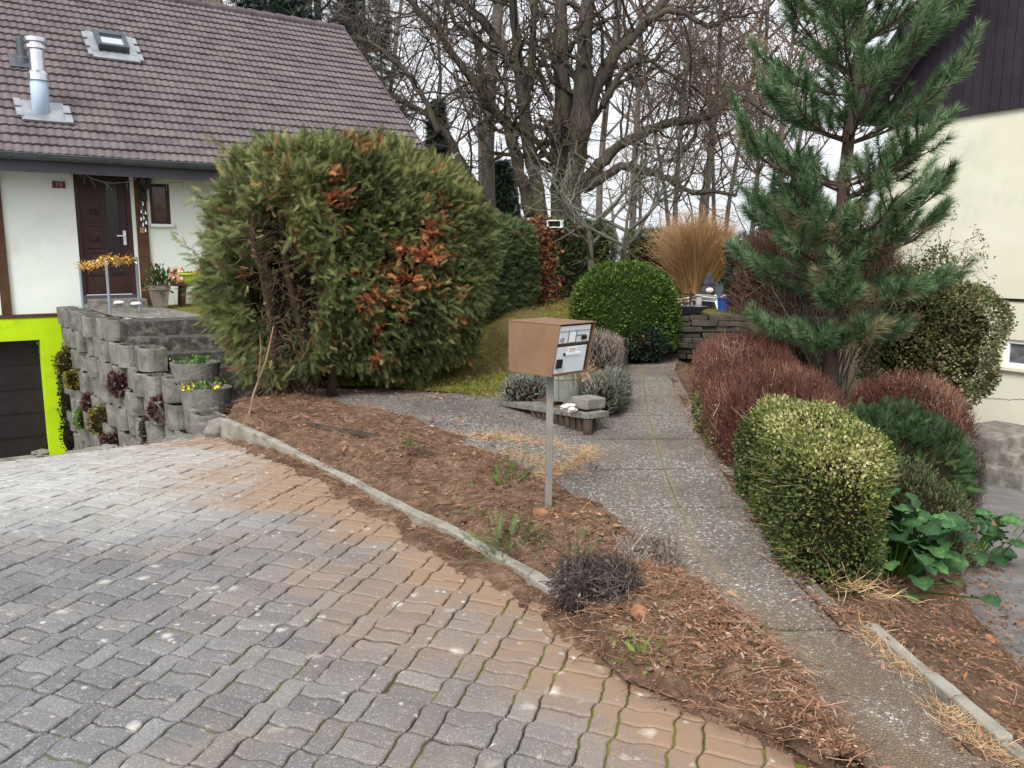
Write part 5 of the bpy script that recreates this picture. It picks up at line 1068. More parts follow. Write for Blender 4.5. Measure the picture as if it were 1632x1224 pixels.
for (x, y, n_, sp_), lb in zip(((2.28, 4.75, 120, (.10, .28)), (3.36, 5.8, 60, (.15, .2)), (4.3, 7.0, 5, (.12, .12))), SEC):
    z = bedR(x, y); th = thing('bergenia', (x, y, z), lb, 'plant')
    P = arr((x, y, z))+np.column_stack([r.normal(0, sp_[0], n_), r.normal(0, sp_[1], n_), r.uniform(.04, .36, n_)])
    D = (P-[x, y, z-.05])*[2.2, 1.8, .2]+r.normal(0, .25, (n_, 3))+[.1, -.12, .15]; ti = np.clip(r.normal(.36, .2, n_), 0, .6); ti[:max(1, n_//30)] = .95; P[:max(1, n_//30), 2] = z+.05; P[:max(1, n_//30), :2] = [x, y]
    V, F = scat(BL, BLF, P, frames(D, r, (0, 0, 1)), r.uniform(.09, .16, n_)); npm('leaves', V, F, M_BERG, th, tint=np.clip(rep(ti, BLF)+np.tile([(-.06, .12, .12, -.06)[k]+.10*(i % 2) for i in range(6) for k in range(4)], n_), 0, 1), smooth=True)
    V, F = segs(np.repeat([[x, y, z]], n_, 0)+(P-[x, y, z])*[.5, .5, 0], P, np.full(n_, .006), np.full(n_, .004), 5); npm('stems', V, F, M_GREEN, th, tint=np.full(len(F), .4))
# ---------------------------------------------------------------- planted corner by the mailbox
EB0, EB1, EB2 = arr((-.15, 8.55)), arr((.68, 7.15)), arr((1.08, 9.4))
PE = thing('raised_edging', (.5, 7.8, 0), 'low raised corner of dark concrete slabs on short wooden palisades beside the path', 'edging')
def edge(a, b, z0, z1, w_, h_, nm, mat, n_=1):
    d = b-a; L_ = np.linalg.norm(d); d = d/L_; nrm = arr((-d[1], d[0])); nrm = nrm if nrm[1] > 0 else -nrm
    for k in range(n_):
        s0, s1 = L_*k/n_, L_*(k+1)/n_-.008; zz = lambda s: z0+(z1-z0)*s/L_; V = []
        for s in (s0, s1):
            for o_, dz in ((0, 0), (w_, 0), (w_, -h_), (0, -h_)): p = a+d*s+nrm*o_; V.append((p[0], p[1], zz(s)+dz))
        npm(nm, V, [np.array([[0,1,5,4],[1,2,6,5],[2,3,7,6],[3,0,4,7],[3,2,1,0],[4,5,6,7]])], mat, PE, bevel=.008)
edge(EB0, EB1, .07, .2, .24, .055, 'edging_slab', M_STEP, 3)
dE = unit(EB2-EB1); edge(EB1+arr((-.02, .3)), EB2+arr((-.02, 0)), .2, .2, .22, .06, 'edging_slab', M_STEP, 3)
for k in range(10):
    t_ = .42+k*.06; p = EB0+(EB1-EB0)*t_+arr((.02, .03)); MB().lathe((p[0]+.01, p[1]+.01, -.05), [(.038, 0), (.038, .05+.13*t_+.03), (0, .05+.13*t_+.03)], 8).build('palisade', M_WOODOLD, PE)
for k in range(6):
    p = EB1+arr((.0, .03))+dE*(k*.085); MB().lathe((p[0], p[1], -.05), [(.042, 0), (.042, .185), (0, .185)], 8).build('palisade', M_WOODOLD, PE)
V_, F_ = patch([EB0+[.25, .3], EB1+[-.2, .35]], [EB0+[.5, 1.2], EB2+[-.3, .3]], 12, 12); npm('planting_soil', np.column_stack([V_, .06+.1*sm(V_[:, 0], -.2, .6)+.02*nz(V_, 2, 3)]), F_, M_SOIL, PE)
sp_ = arr((.70, 7.42, .20)); tag(MB().box(rotfr(sp_, .75, .03, .05), -.13, .13, -.10, .10, .005, .105).build('stone_block', M_STONE, loc=sp_, bevel=.012), 'rough grey stone block lying on the corner of the raised edging', 'stone')
tp = arr((.50, 7.92, .20)); TB = thing('zinc_tub', tp, 'weathered round zinc tub with trailing grass behind the mailbox post', 'tub')
M_TUB = plain('old zinc', S('6f746c'), S('8a8e84'), 8, .6, .4, .2, .002, 40, (S('565a48'), 3), metal=0)
MB().lathe(tp, [(.155, 0), (.165, .0), (.178, .21), (.186, .215), (.186, .225), (.18, .23), (.186, .31), (.195, .318), (.186, .326), (.17, .31), (.165, .27), (0, .27)], 28).build('tub', M_TUB, TB, smooth=False)
MB().tube([tp+arr((-.06, -.17, .01)), tp+arr((-.065, -.195, .29))], .006, 5).build('seam', M_TUB, TB)
n_ = 260; P = tp+np.column_stack([r.normal(.02, .09, n_), r.normal(0, .09, n_), np.full(n_, .28)]); a = r.uniform(0, 6.28, n_); D = np.column_stack([np.cos(a)+.4, np.sin(a)*.8-.2, r.uniform(.0, .8, n_)])
Tb = BLADE*[.5, 1, 1]; Tb = Tb.copy(); Tb[4:, 2] = -.7; leaves(r, P, D, Tb, BLADEF, r.uniform(.12, .3, n_), M_STRAW, TB, r.uniform(size=n_), name='grass', up=(0, 0, 1))
leaves(r, tp+np.column_stack([r.normal(0, .09, 160), r.normal(0, .09, 160), r.uniform(.27, .34, 160)]), r.normal(size=(160, 3))+[0, 0, .5], LEAF, LEAFF, r.uniform(.03, .06, 160), M_GREEN, TB, r.uniform(.2, .8, 160))
twiggy('dried_shrub', 'rounded purple grey withered shrub directly behind the mailbox', 'shrub', (1.02, 9.75, .38), (.30, .45, .34), 3400, M_GREY, 71, L=(.08, .2), rad=.003)
shrub('lavender', 'grey green lavender clump between the zinc tub and the path', 'plant', (.98, 8.35, .18), (.20, .68, .21), 4600, (.03, .07), M_LAV, 2.3, .14, 2., -.25, 72, .6, .6, LEAF, LEAFF, .1, wid=.4, tw=300)
shrub('lavender', 'small grey lavender tuft left of the zinc tub', 'plant', (.16, 8.5, .16), (.26, .2, .15), 1500, (.04, .08), M_LAV, 2.2, .16, 2., 0, 73, .6, .6, LEAF, LEAFF, .1, wid=.35)
def rocks(r, n_, c, sp_, size, zf):
    m_ = MB()
    for k in range(n_):
        p = arr(c)+r.normal(0, 1, 3)*arr(sp_); s = r.uniform(*size); p[2] = zf(p)+s*.3; V = unit(r.normal(size=(14, 3)))*s*[1, 1, .7]
        yield p, s
def rockmesh(m_, p, s, r, fl=.7):
    n_ = 8; V = [p+[0, 0, -s*fl*.6]]; 
    for k, (rr_, z) in enumerate(((.75, -.4), (1, .05), (.72, .55))):
        for i in range(n_): a = 2*pi*i/n_+r.normal(0, .15); q_ = rr_*s*r.uniform(.8, 1.15); V.append(p+[q_*cos(a), q_*sin(a)*.85, z*s*fl+r.normal(0, .05)*s])
    V.append(p+[0, 0, s*fl*.75]); i = np.arange(n_); j_ = (i+1) % n_
    m_.add(V, [np.concatenate([np.stack([1+i+k*n_, 1+j_+k*n_, 1+j_+(k+1)*n_, 1+i+(k+1)*n_], 1) for k in range(2)]), np.stack([j_+1, i+1, 0*i], 1), np.stack([i+1+2*n_, j_+1+2*n_, 0*i+1+3*n_], 1)]); return m_
SH_ = 'small white weathered stone or shell in the little heap beside the stone block'
for k in range(9):
    p = arr((.52+r.normal(0, .04), 7.28+r.normal(0, .05), .205+.022*(k % 3))); tag(rockmesh(MB(), p, r.uniform(.025, .042), r, .6).build('white_stone', M_QUARTZ, loc=p, smooth=True), SH_, 'stone', 'white stones beside the stone block')
# ---------------------------------------------------------------- upper garden
uz = lambda p: float(terr(arr(p)))+.03
gp = AY(1110, 440, 17.3); gp[2] = uz(gp); r = np.random.default_rng(80)
MI = thing('ornamental_grass', gp, 'tall straw coloured clump of dry ornamental grass in the upper garden', 'ornamental grass')
n_ = 3200; a = r.uniform(0, 6.28, n_); q_ = r.uniform(0, 1, n_)**.85; base_ = gp+np.column_stack([np.cos(a)*q_*.30, np.sin(a)*q_*.30, np.zeros(n_)]); th_ = q_*.24+r.normal(0, .09, n_)+np.where(r.uniform(size=n_) < .12, r.uniform(.1, .55, n_), 0)
L_ = r.uniform(1.1, 1.95, n_)*(1-.2*q_); A_, B_, RA_, RB_ = [], [], [], []; p = base_
for k in range(6):
    e = th_+.75*(k/6)**2.0*(r.uniform(0, 1.6, n_) if k > 3 else 1)*(1+q_); p2 = p+np.column_stack([np.cos(a)*np.sin(e), np.sin(a)*np.sin(e), np.cos(e)])*(L_/6)[:, None]; A_.append(p); B_.append(p2); RA_.append(np.full(n_, .0065*(1-.12*k))); RB_.append(np.full(n_, .0065*(1-.12*(k+1)))); p = p2
V, F = segs(np.concatenate(A_), np.concatenate(B_), np.concatenate(RA_), np.concatenate(RB_), 3); ti = np.tile(np.repeat(np.clip(r.normal(.4, .22, n_), 0, 1), 3), 6); npm('blades', V, F, M_STRAW, MI, tint=ti)
core(gp+[0, 0, .75], (.36, .36, .7), 2.2, .05, 1, 0, 3, .7, plain('straw heart', S('7a5c3c'), S('9a7a54'), 9, .9), MI, 'inner_stalks')
RK = 'white quartz rubble stone in the heap before the straw grass'
for k in range(110):
    p = AY(r.uniform(1015, 1095) if k < 55 else r.normal(1155, 18), r.uniform(452, 462) if k < 55 else r.uniform(440, 464), r.uniform(14.2, 15.8)); p[2] = uz(p)+(.0 if k < 55 else .14*r.uniform(0, 1)); 
    tag(rockmesh(MB(), p, r.uniform(.04, .085), r, .75).build('rubble_stone', M_QUARTZ, loc=p), RK, 'stone', 'white rubble stones in the upper garden')
for (u, v, y, s, fl, lb) in ((1100, 455, 14.8, .2, .7, 'dark grey slab rock leaning in the white rubble'), (1128, 452, 14.7, .27, .6, 'brown flat boulder among the white rubble'), (1104, 466, 14.4, .13, .7, 'small grey rock before the brown boulder')):
    p = AY(u, v, y); p[2] = uz(p)+.08; tag(rockmesh(MB(), p, s, np.random.default_rng(int(u)), fl).build('boulder', M_STONE, loc=p, bevel=.02), lb, 'rock')
bp = AY(1086, 490, 12.75); bp[2] = .68; fr = rotfr(bp, .05, .0, 0); SB = thing('shallow_basin', bp, 'shallow square blue grey basin on the stone wall beside the clipped dome', 'basin')
sq = lambda x, y, z: [fr(-x, -y, z), fr(x, -y, z), fr(x, y, z), fr(-x, y, z)]
MB().add(sq(.2, .15, 0)+sq(.36, .27, .13)+sq(.335, .245, .13)+sq(.19, .14, .03), [np.array([[a+4*k, (a+1) % 4+4*k, (a+1) % 4+4*k+4, a+4*k+4] for k in range(3) for a in range(4)]), np.array([[12,13,14,15]]), np.array([[3,2,1,0]])]).build('basin', plain('basin blue grey', S('3c434e'), S('4c545f'), 5, .4), SB)
MB().add(sq(.332, .242, .128), np.array([[0,1,2,3]])).build('water', plain('basin water', S('5a636e'), S('6a737e'), 2, .05, .8), SB)
tp2 = AY(1122, 482, 13.7); tp2[2] = uz(tp2)+.02; fr = rotfr(tp2, .3, -.0, .0); TR = thing('plastic_tray', tp2, 'overturned white plastic tray with a black inside on the upper lawn', 'tray')
fr = rotfr(tp2, .25, .9, .15); MB().box(fr, -.28, .28, -.18, .18, 0, .02).box(fr, -.28, .28, -.18, -.165, .021, .09).box(fr, -.28, .28, .165, .18, .021, .09).box(fr, -.28, -.265, -.164, .164, .021, .09).box(fr, .265, .28, -.164, .164, .021, .09).build('tray', M_WHITE, TR, bevel=.006)
MB().box(fr, -.22, .24, -.13, .13, .021, .03).build('tray_lining', M_BLACK, TR)
bp2 = AY(1113, 494, 13.1); bp2[2] = uz(bp2)-.05; tag(MB().box(rotfr(bp2), -.04, .04, -.04, .04, 0, .3).box(rotfr(bp2), -.055, .055, -.055, .055, .3, .33).build('marker_post', plain('pale post', S('9a9a98'), S('b8b8b6'), 9, .8), loc=bp2, bevel=.008), 'short pale grey post standing beside the overturned tray', 'post')
rp_ = AY(1085, 482, 13.5); rp_[2] = uz(rp_)+.05; m_ = MB()
for k in range(3): m_.tube([rp_+[-.35, .03*k, .02+.05*k], rp_+[.3, .04*k, .1+.05*k]], .014, 6)
for x in (-.1, .15): m_.tube([rp_+[x, -.02, -.06], rp_+[x, -.02, .28]], .02, 6)
tag(m_.build('wooden_rail', M_TIMB, loc=rp_), 'low rustic brown wooden rail behind the blue grey basin', 'rail')
pp_ = AY(1153, 486, 13.2); pp_[2] = uz(pp_)-.0; tag(MB().lathe(pp_, [(.08, 0), (.1, .2), (.11, .2), (.11, .225), (.095, .225), (.09, .17), (0, .17)], 18).build('plant_pot', plain('blue glaze', S('26468c'), S('3258a5'), 4, .3, .5), loc=pp_), 'small glossy blue pot at the edge of the upper lawn', 'pot')
gs_ = AY(1130, 440, 15.6); gs_[2] = uz(gs_)+.05; GO = thing('garden_ornament', gs_, 'dark grey pointed garden ornament with a pale ball beside the straw grass', 'ornament')
MB().lathe(gs_, [(.17, 0), (.16, .16), (.11, .24), (.12, .29), (.06, .44), (0, .5)], 7).build('ornament_body', plain('dark slate', S('2e3138'), S('454850'), 7, .7), GO)
MB().lathe(gs_+[-.02, -.17, .16], [(0, -.06), (.06, -.03), (.075, .0), (.06, .04), (0, .06)], 12).build('ball', M_QUARTZ, GO, smooth=True)
gl = AY(1146, 445, 15.5); gl[2] = uz(gl)+.05; tag(MB().box(rotfr(gl, .2), -.07, .07, -.05, .05, 0, .26).box(rotfr(gl, .2), -.075, .075, -.055, .055, .26, .285).tube([gl+[-.05, 0, .28], gl+[0, 0, .38], gl+[.05, 0, .28]], .008, 5).build('garden_lantern', plain('lantern metal', S('4c535c'), S('6a727c'), 5, .5), loc=gl, bevel=.006), 'square grey garden lantern standing right of the pointed ornament', 'lantern')
bx = AY(885, 357, 16.4); WBX = thing('bird_feeder', bx*[1, 1, 0]+[0, 0, 1.0], 'small open white box on a post above the trimmed hedge', 'bird feeder'); fr = rotfr(bx, -.1)
m_ = MB()
for q4_ in ((-.16, .16, .055, .075), (-.16, .16, -.075, -.055), (-.16, -.13, -.055, .055), (.10, .16, -.055, .055)): m_.box(fr, q4_[0], q4_[1], -.12, .12, q4_[2], q4_[3])
m_.build('box', M_WHITE, WBX); MB().box(fr, -.129, .099, .1, .118, -.054, .054).build('back_panel', M_BLACK, WBX); MB().tube([bx*[1, 1, 0]+[0, 0, 1.0], bx-[0, 0, .08]], .025, 6).build('post', M_TIMB, WBX)
# ---------------------------------------------------------------- plants in the block wall
r = np.random.default_rng(90)
def wallplant(u, v, s, mat, label, n_=420, T=LEAF, TF=LEAFF, sz=(.025, .055), zst=1., wid=1.2, out=.10, name='wall_plant'):
    ub = upx(u, .1); p2, nrm = wallpt(ub, .26); s *= (.85 if mat is M_RED else 1.15); d = ray(u, v); tt = p2[1]/d[1]; p = CAM+d*tt; p = p+arr((nrm[0], nrm[1], 0))*(out+(.12 if u < 166 and mat is M_SEDUM else 0))
    th = thing(name, p-[0, 0, s*.6*zst], label, 'wall plant'); P, Nn, q_ = blob(r, n_*2, p, (s, s*.7, s*zst), 2.1, .25, 2., 0, int(u), -.99); P = P-Nn*np.abs(r.normal(0, .035, len(P)))[:, None]
    leaves(r, P, Nn+r.normal(0, .5, P.shape)+[0, 0, .2], T*[wid, 1, 1], TF, r.uniform(*sz, len(P)), mat, th, np.clip(r.normal(.5, .25, len(P)), 0, 1)); core(p, (s, s*.7, s*zst), 2.1, .25, 2., 0, int(u), .8, M_CORE, th)
wallplant(93, 555, .17, M_GREEN, 'bright green leafy plant at the top left corner of the block wall', sz=(.05, .09))
wallplant(112, 574, .14, M_SEDUM, 'orange tinged stonecrop cushion in the upper left of the block wall')
wallplant(137, 572, .19, M_SEDUM, 'large yellow green stonecrop cushion near the top of the block wall')
wallplant(122, 598, .16, leafmat('blue green', [(0, S('3c4a3a')), (1, S('7c8a72'))]), 'blue green cushion plant below the large stonecrop')
wallplant(146, 604, .16, M_SEDUM, 'pale yellow green stonecrop cushion overhanging the third block row')
wallplant(124, 650, .17, M_CONIF, 'dark trailing plant hanging down the left of the block wall, upper tuft', zst=2.2)
wallplant(131, 700, .15, M_CONIF, 'dark trailing plant hanging down to the drive at the wall foot', zst=2.)
wallplant(93, 710, .17, M_VAR, 'brown green bush at the wall foot next to the lime green pillar', zst=1.3)
wallplant(212, 612, .20, M_RED, 'wide dark red leafed plant in the middle of the block wall', sz=(.05, .08))
wallplant(163, 640, .17, M_RED, 'dark red leafed plant left of the middle of the block wall', sz=(.05, .08))
wallplant(273, 649, .18, M_RED, 'dark red leafed plant near the right end of the block wall', sz=(.05, .08))
wallplant(192, 702, .14, M_RED, 'low reddish grey plant in the bottom row of the block wall', sz=(.04, .07))
wallplant(182, 674, .19, M_SEDUM, 'round yellow green heather cushion low in the block wall')
wallplant(154, 666, .14, M_GREEN, 'small mid green cushion left of the round heather cushion')
wallplant(255, 690, .10, M_DARKH, 'dark narrow creeping plant hanging between the lower blocks', zst=2.)
for (p, lb, yel) in ((b1, 'sparse seedlings in the round planter bowl', 0), (b2_, 'yellow pansies flowering in the lower planter bowl', 1)):
    th = thing('bowl_plants', p-[0, 0, .05], lb, 'flowers'); n_ = 140; P = p+np.column_stack([r.normal(0, .12, n_), r.normal(0, .1, n_), r.uniform(-.04, .06, n_)]); leaves(r, P, r.normal(size=(n_, 3))+[0, 0, .5], LEAF, LEAFF, r.uniform(.03, .06, n_), M_GREEN, th, r.uniform(0, .7, n_))
    if yel:
        n_ = 26; P = p+np.column_stack([r.choice([-.17, -.1, .2], n_)+r.normal(0, .02, n_), -.2+r.normal(0, .03, n_), r.uniform(.0, .09, n_)]); leaves(r, P, r.normal(size=(n_, 3))-[0, 1, 0], LEAF*[2, 1, 1], LEAFF, r.uniform(.03, .045, n_), plain('pansy yellow', S('e0c81e'), S('f0dc3c'), 30, .6), th, r.uniform(size=n_), name='flowers')
for k, u in enumerate(np.linspace(100, 262, 16)):
    p = wallpt(upx(u, -1.)+.0, .62+r.uniform(-.05, .12))[0]; z = float(hd(p)); tag(rockmesh(MB(), arr((p[0], p[1], z+.03)), r.uniform(.07, .15), r, .6).build('foot_stone', M_STONE, loc=(p[0], p[1], z)), 'rounded grey rubble stone lying at the foot of the planter block wall', 'stone', 'rubble stones at the foot of the block wall')
p = G(352, 688, -.22); tag(rockmesh(MB(), p, .19, np.random.default_rng(3), 1.1).build('boulder', M_STONE, loc=p, bevel=.02), 'upright grey boulder between the step block and the end of the kerb', 'rock')
# ---------------------------------------------------------------- loose things on the soil bed
r = np.random.default_rng(95)
twiggy('uprooted_heather', 'uprooted dark dead heather clump lying on the soil tip by the kerb', 'dead plant', (.37, 3.5, .12), (.20, .15, .12), 2600, M_DARKH, 96, L=(.06, .24), rad=.002, up=.05, core_k=.4)
twiggy('root_clump', 'flattened brown root clump between the dead heather and the path', 'dead plant', (.70, 3.98, .06), (.17, .24, .08), 1300, M_GREY, 97, L=(.08, .22), rad=.0018, up=.15, core_k=.5)
p = G(993, 1008, .06); tag(rockmesh(MB(), p, .062, r, .9).build('field_stone', plain('field stone', S('7c6658'), S('947c6a'), 8, .85), loc=p, smooth=True), 'round brown field stone beside the dead heather', 'stone')
def sprig(u, v, z, s, n_, mat, label, name='thuja_sprig', cat='seedling', lo=.2, hi=.8):
    p = G(u, v, z); P = p+r.normal(0, 1, (n_, 3))*[s*.5, s*.5, s*.35]+[0, 0, s*.3]; o = thing(name, p, label, cat); leaves(r, P, (P-p)+[0, 0, s*.4], FROND, FRONDF, r.uniform(s*.35, s*.7, n_), mat, o, r.uniform(lo, hi, n_))
sprig(803, 880, .05, .15, 90, M_HEDGE2, 'small green thuja seedling leaning over the kerb')
sprig(1012, 1050, .06, .07, 26, M_GREEN, 'pale green clipped sprig left of its twin on the soil tip', 'clipped_sprig', 'sprig', .5, 1)
sprig(1045, 1062, .05, .08, 30, M_GREEN, 'pale green clipped sprig right of its twin on the soil tip', 'clipped_sprig', 'sprig', .5, 1)
sprig(1213, 1035, .05, .08, 34, M_HEDGE2, 'small green tuft at the path edge right of the clippings', 'clipped_sprig', 'sprig')
sprig(810, 782, .06, .14, 46, M_GREEN, 'green weed tuft on the soil left of the mailbox post', 'weed', 'weed', 0, .5)
sprig(762, 828, .06, .07, 22, M_GREEN, 'small green weed on the soil halfway along the kerb', 'weed', 'weed', 0, .5)
sprig(650, 718, .06, .10, 26, M_GREEN, 'green weed at the end of the rotten plank', 'weed', 'weed', .1, .6)
sprig(920, 905, .06, .12, 30, M_HEDGE2, 'dull green tuft behind the dead heather', 'weed', 'weed')
sprig(563, 775, -.02, .06, 18, M_GREEN, 'tiny green weed growing at the kerb on the driveway side', 'weed', 'weed', .2, .7)
tag(MB().tube([G(990, 895, .16), G(1012, 918, .13), G(1030, 938, .09), G(1048, 955, .06)], [.004, .004, .0035, .002], 5).tube([G(1048, 955, .06), G(1040, 962, .05), G(1032, 970, .04)], [.003, .003, .002], 5).build('stick', plain('pale stick', S('c9bfae'), S('dcd4c6'), 6), loc=G(1012, 918, .1)), 'thin pale crooked stick lying across the soil tip', 'stick')
fr = rotfr(G(590, 702, .03), -.52, .0, .03); pk = MB().box(fr, -.75, .55, -.05, .05, .0, .055); tag(pk.build('plank', M_WOODOLD, loc=G(590, 702, .03), bevel=.008), 'rotten dark wooden plank half buried at the back of the soil bed', 'plank')
# single big leaves on the soil tip
def biglf(u, v, z, s, yaw, label):
    p = G(u, v, z); g = np.linspace(0, 1, 7); V = []
    for i, y in enumerate(g):
        for x in (-1, -.4, .4, 1): w_ = .42*math.sin(pi*min(y*.95+.03, 1))**.7; V.append((x*w_*s, (y-.3)*s, s*(.35*(x*w_)**2*2+.3*(y-.5)**2+.04*sin(9*y+x))))
    V = arr(V); fr = rotfr(p, yaw, r.uniform(.1, .7), r.uniform(-.4, .4)); V = arr([fr(*q_) for q_ in V]); F = np.array([[i*4+k, i*4+k+1, i*4+k+5, i*4+k+4] for i in range(6) for k in range(3)])
    tag(npm('fallen_leaf', V, F, plain('dry leaf', S('70472f'), S('99704f'), 30, .7), loc=p, smooth=True), label, 'leaf')
biglf(1022, 985, .11, .09, .3, 'large curled copper leaf standing upright beside the field stone'); biglf(1115, 970, .08, .08, 1.2, 'curled tan leaf in the middle of the clippings heap'); biglf(1117, 1018, .07, .09, -.6, 'pale folded leaf on the front of the clippings heap')
biglf(868, 828, .05, .14, .8, 'dark brown leaf lying at the foot of the mailbox post'); biglf(588, 800, -.03, .12, .2, 'dark red leaf on the driveway against the kerb'); biglf(1580, 1021, -.12, .05, .5, 'yellowish leaf alone on the side drive')
# ---------------------------------------------------------------- litter, clippings and grass (uncountable)
def surf(r, V, n_, wt=None): 
    i = r.choice(len(V), n_, p=None if wt is None else wt/wt.sum()); return V[i]
def litter(name, V, n_, seed, sz=(.012, .05), wt=None, jit=.02, mat=M_LITTER, T=LEAF, TF=LEAFF, wid=.7, up=.25, lo=0, hi=1, lift=.006, strands=0):
    r = np.random.default_rng(seed); P = surf(r, V, n_, wt)+r.normal(0, 1, (n_, 3))*[jit, jit, .0]+[0, 0, lift]; D = r.normal(size=(n_, 3))*[1, 1, up]
    s_ = np.exp(r.uniform(np.log(sz[0]), np.log(sz[1]), n_)); Vv, Ff = scat(T*[wid, 1, 1], TF, P, frames(D, r, (0, 0, 1)), s_); ti = np.clip(r.beta(1.6, 1.6, n_)*(hi-lo)+lo, 0, 1); Vs, Fs_, t2 = [Vv], [Ff], [rep(ti, TF)]
    if strands:
        P = surf(r, V, strands, wt)+r.normal(0, 1, (strands, 3))*[jit, jit, 0]+[0, 0, lift+.004]; D = unit(r.normal(size=(strands, 3))*[1, 1, .18]); l = r.uniform(.03, .14, strands)[:, None]; mid = P+D*l*.5+r.normal(0, .008, (strands, 3))*[1, 1, .5]+[0, 0, .006]
        a, f = segs(np.concatenate([P, mid]), np.concatenate([mid, P+D*l]), np.full(2*strands, .0016), np.full(2*strands, .0011)); Fs_.append(f+len(Vv)); Vs.append(a); t2.append(np.repeat(np.tile(r.uniform(.0, .8, strands), 2), 3))
    return tag(npm(name, np.concatenate(Vs), Fs_, mat, tint=np.concatenate(t2)), kind='stuff')
wt = np.clip(SOILV[:, 2]-.004, 0, .08)+.012; wt = wt*(tcol < .93)
litter('leaf_litter', SOILV, 14000, 110, (.005, .027), wt, .03, lo=.0, hi=.95, strands=2600)
tipw = np.exp(-((SOILV[:, 0]-.85)**2/.10+(SOILV[:, 1]-3.2)**2/.35)); litter('clippings', SOILV, 2200, 111, (.012, .032), tipw, .03, lo=.35, hi=1, T=FROND, TF=FRONDF, wid=1., lift=.015, strands=600)
litter('leaf_litter', SOILV, 260, 109, (.03, .075), None, .05, lo=0, hi=.8, wid=1.1, lift=.015)
litter('leaf_litter', SPILL, 3600, 112, (.006, .022), sm(tk, 1.05, .0)+.05, .03, lo=0, hi=.8, strands=900)
cornerV = np.column_stack([Pp, np.full(len(Pp), .02)]); litter('leaf_litter', cornerV, 2600, 113, (.01, .07), .15+np.clip(nz(Pp, .7, 9)+.2, 0, 1)+1.5*np.exp(-(pldist(Pp, [(-2.2,9.2),(-.4,9.6)])/.35)**2), .04, strands=700)
Pth = np.column_stack([resample(PR, 200)-[.07, 0], np.full(200, .025)]); litter('leaf_litter', Pth, 900, 114, (.012, .05), 1.2-np.abs(np.linspace(-1, 1, 200)), .06, lo=.1, hi=.8, strands=250)
litter('leaf_litter', RBED, 6000, 115, (.010, .05), np.where((RBED[:, 1] < 4.8), 3., .6), .04, lo=0, hi=.75, strands=900)
sdv_ = np.column_stack([resample(SDL, 200)+[.12, 0], np.zeros(200)]); sdv_[:, 2] = hr(sdv_)+.02; litter('leaf_litter', sdv_, 2600, 116, (.015, .055), np.interp(np.arange(200), [0, 60, 200], [1.5, 1, .3]), .13, lo=0, hi=.7)
wallf = np.array([(*wallpt(u_, .55)[0], 0) for u_ in np.linspace(0, 1.1, 80)]); wallf[:, 2] = hd(wallf)+.01; litter('leaf_litter', wallf, 700, 117, (.01, .04), None, .08)
litter('leaf_litter', LAWNV, 6500, 118, (.03, .085), .25+np.clip(nz(Pg, .45, 9), 0, 1)+2*np.exp(-(np.abs(LAWNV[:, 1]-14.2)/.9)**2), .05, lo=0, hi=.7, lift=.03)
r = np.random.default_rng(119); m_ = MB(); cw_ = wt/wt.sum()
for i_ in r.choice(len(SOILV), 900, p=cw_): rockmesh(m_, SOILV[i_]+[r.normal(0, .02), r.normal(0, .02), 0], np.exp(r.uniform(np.log(.006), np.log(.032))), r, .7)
for i_ in r.choice(len(SPILL), 260): rockmesh(m_, SPILL[i_], np.exp(r.uniform(np.log(.005), np.log(.018))), r, .7)
tag(m_.build('soil_clods', M_SOIL, smooth=True), kind='stuff')
def grass(name, V, n_, seed, sz, wt=None, mat=M_GRASS, jit=.05, lo=0, hi=1, flat=1.3):
    r = np.random.default_rng(seed); P = surf(r, V, n_, wt)+r.normal(0, 1, (n_, 3))*[jit, jit, 0]; D = r.normal(0, .5, (n_, 3))+[0, 0, flat]; leaves(r, P, D, BLADE*[1.6, 1, 1], BLADEF, r.uniform(*sz, n_), mat, None, np.clip(r.uniform(lo, hi, n_)+.15*nz(P, .8, 4), 0, 1), name=name); o = bpy.context.scene.objects[-1]
    return o
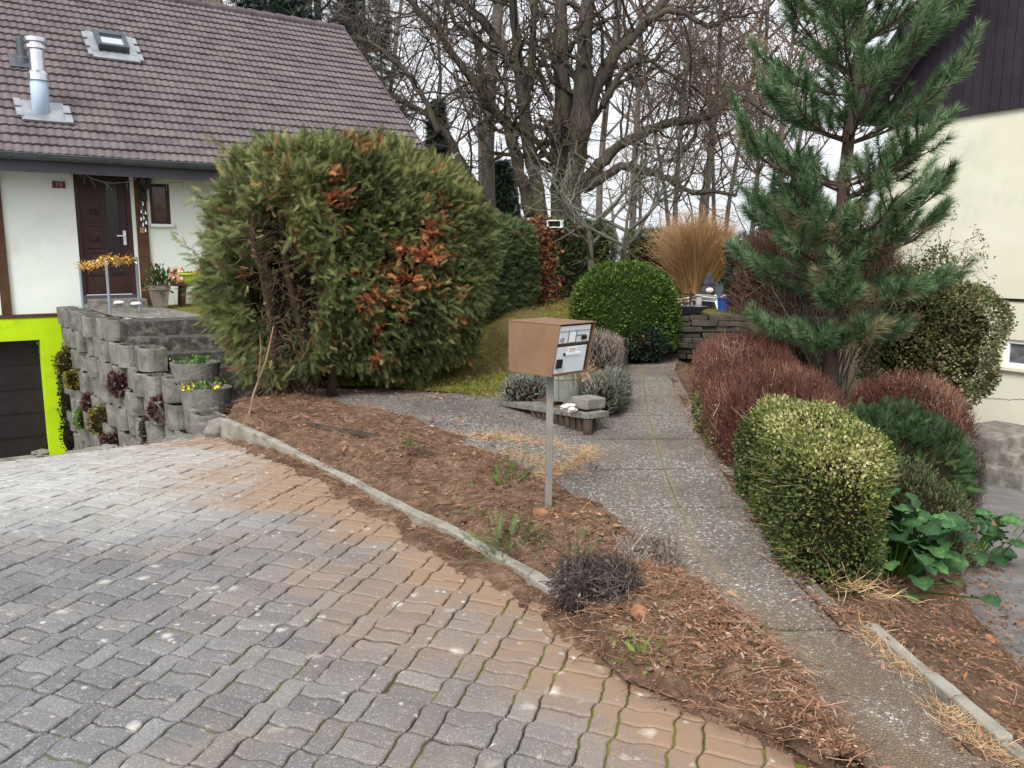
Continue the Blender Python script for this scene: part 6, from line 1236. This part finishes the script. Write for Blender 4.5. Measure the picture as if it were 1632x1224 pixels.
for nm, V, n_, sd_, sz, wt, mt, jt, lo, hi, fl in (('lawn_grass', LAWNV, 26000, 120, (.03, .08), np.exp(-((LAWNV[:, 1]-9.3)/3.)**2)+.25, M_GRASS, .08, 0, .95, .9), ('lawn_grass', np.column_stack([Pu, terr(Pu)+.02]), 9000, 121, (.03, .08), np.exp(-((Pu[:, 1]-13.2)/1.2)**2)+.05, M_GRASS, .08, 0, .9, .9), ('lawn_grass', np.column_stack([PT, TZ+.015*nz(PT, .6, 62)]), 6000, 122, (.03, .07), None, M_GRASS, .1, .1, .8, 1.)):
    r = np.random.default_rng(sd_); P = surf(r, V, n_, wt)+r.normal(0, 1, (n_, 3))*[jt, jt, 0]; Vv, Ff = scat(BLADE*[1.6, 1, 1], BLADEF, P, frames(r.normal(0, .5, (n_, 3))+[0, 0, fl], r), r.uniform(*sz, n_)); tag(npm(nm, Vv, Ff, mt, tint=rep(np.clip(r.uniform(lo, hi, n_)+.2*nz(P, .6, 4), 0, 1), BLADEF)), kind='stuff')
# dry pale grass in the joints of the paving and along the right kerb
def drygrass(pl, n_, seed, sp_, sz, zf=None):
    r = np.random.default_rng(seed); pl = resample(arr(pl), 120); P = np.column_stack([pl, np.zeros(120)])[r.integers(0, 120, n_)]+np.column_stack([r.normal(0, sp_, n_), r.normal(0, sp_, n_), np.full(n_, .012)]); D = r.normal(size=(n_, 3))*[1, 1, .4]+[0, 0, .25]
    Vv, Ff = scat(BLADE*[.7, 1, 1], BLADEF, P, frames(D, r), r.uniform(*sz, n_)); return tag(npm('dry_grass', Vv, Ff, M_STRAW, tint=rep(r.uniform(.3, 1, n_), BLADEF)), kind='stuff')
g2 = lambda *a: [G(u, v)[:2] for u, v in a]
drygrass(g2((750, 695), (800, 700), (850, 705), (900, 715)), 900, 130, .06, (.04, .12)); drygrass(g2((940, 715), (925, 740), (900, 752), (850, 762)), 1100, 131, .05, (.04, .12)); drygrass(g2((800, 720), (840, 735), (880, 745)), 500, 132, .06, (.04, .1))
drygrass(g2((1375, 1000), (1420, 1050), (1470, 1090)), 520, 133, .025, (.03, .09)); drygrass(g2((1490, 1130), (1560, 1190), (1620, 1224)), 420, 134, .03, (.04, .1)); drygrass(g2((1330, 930), (1370, 940), (1420, 960)), 130, 135, .05, (.06, .16))
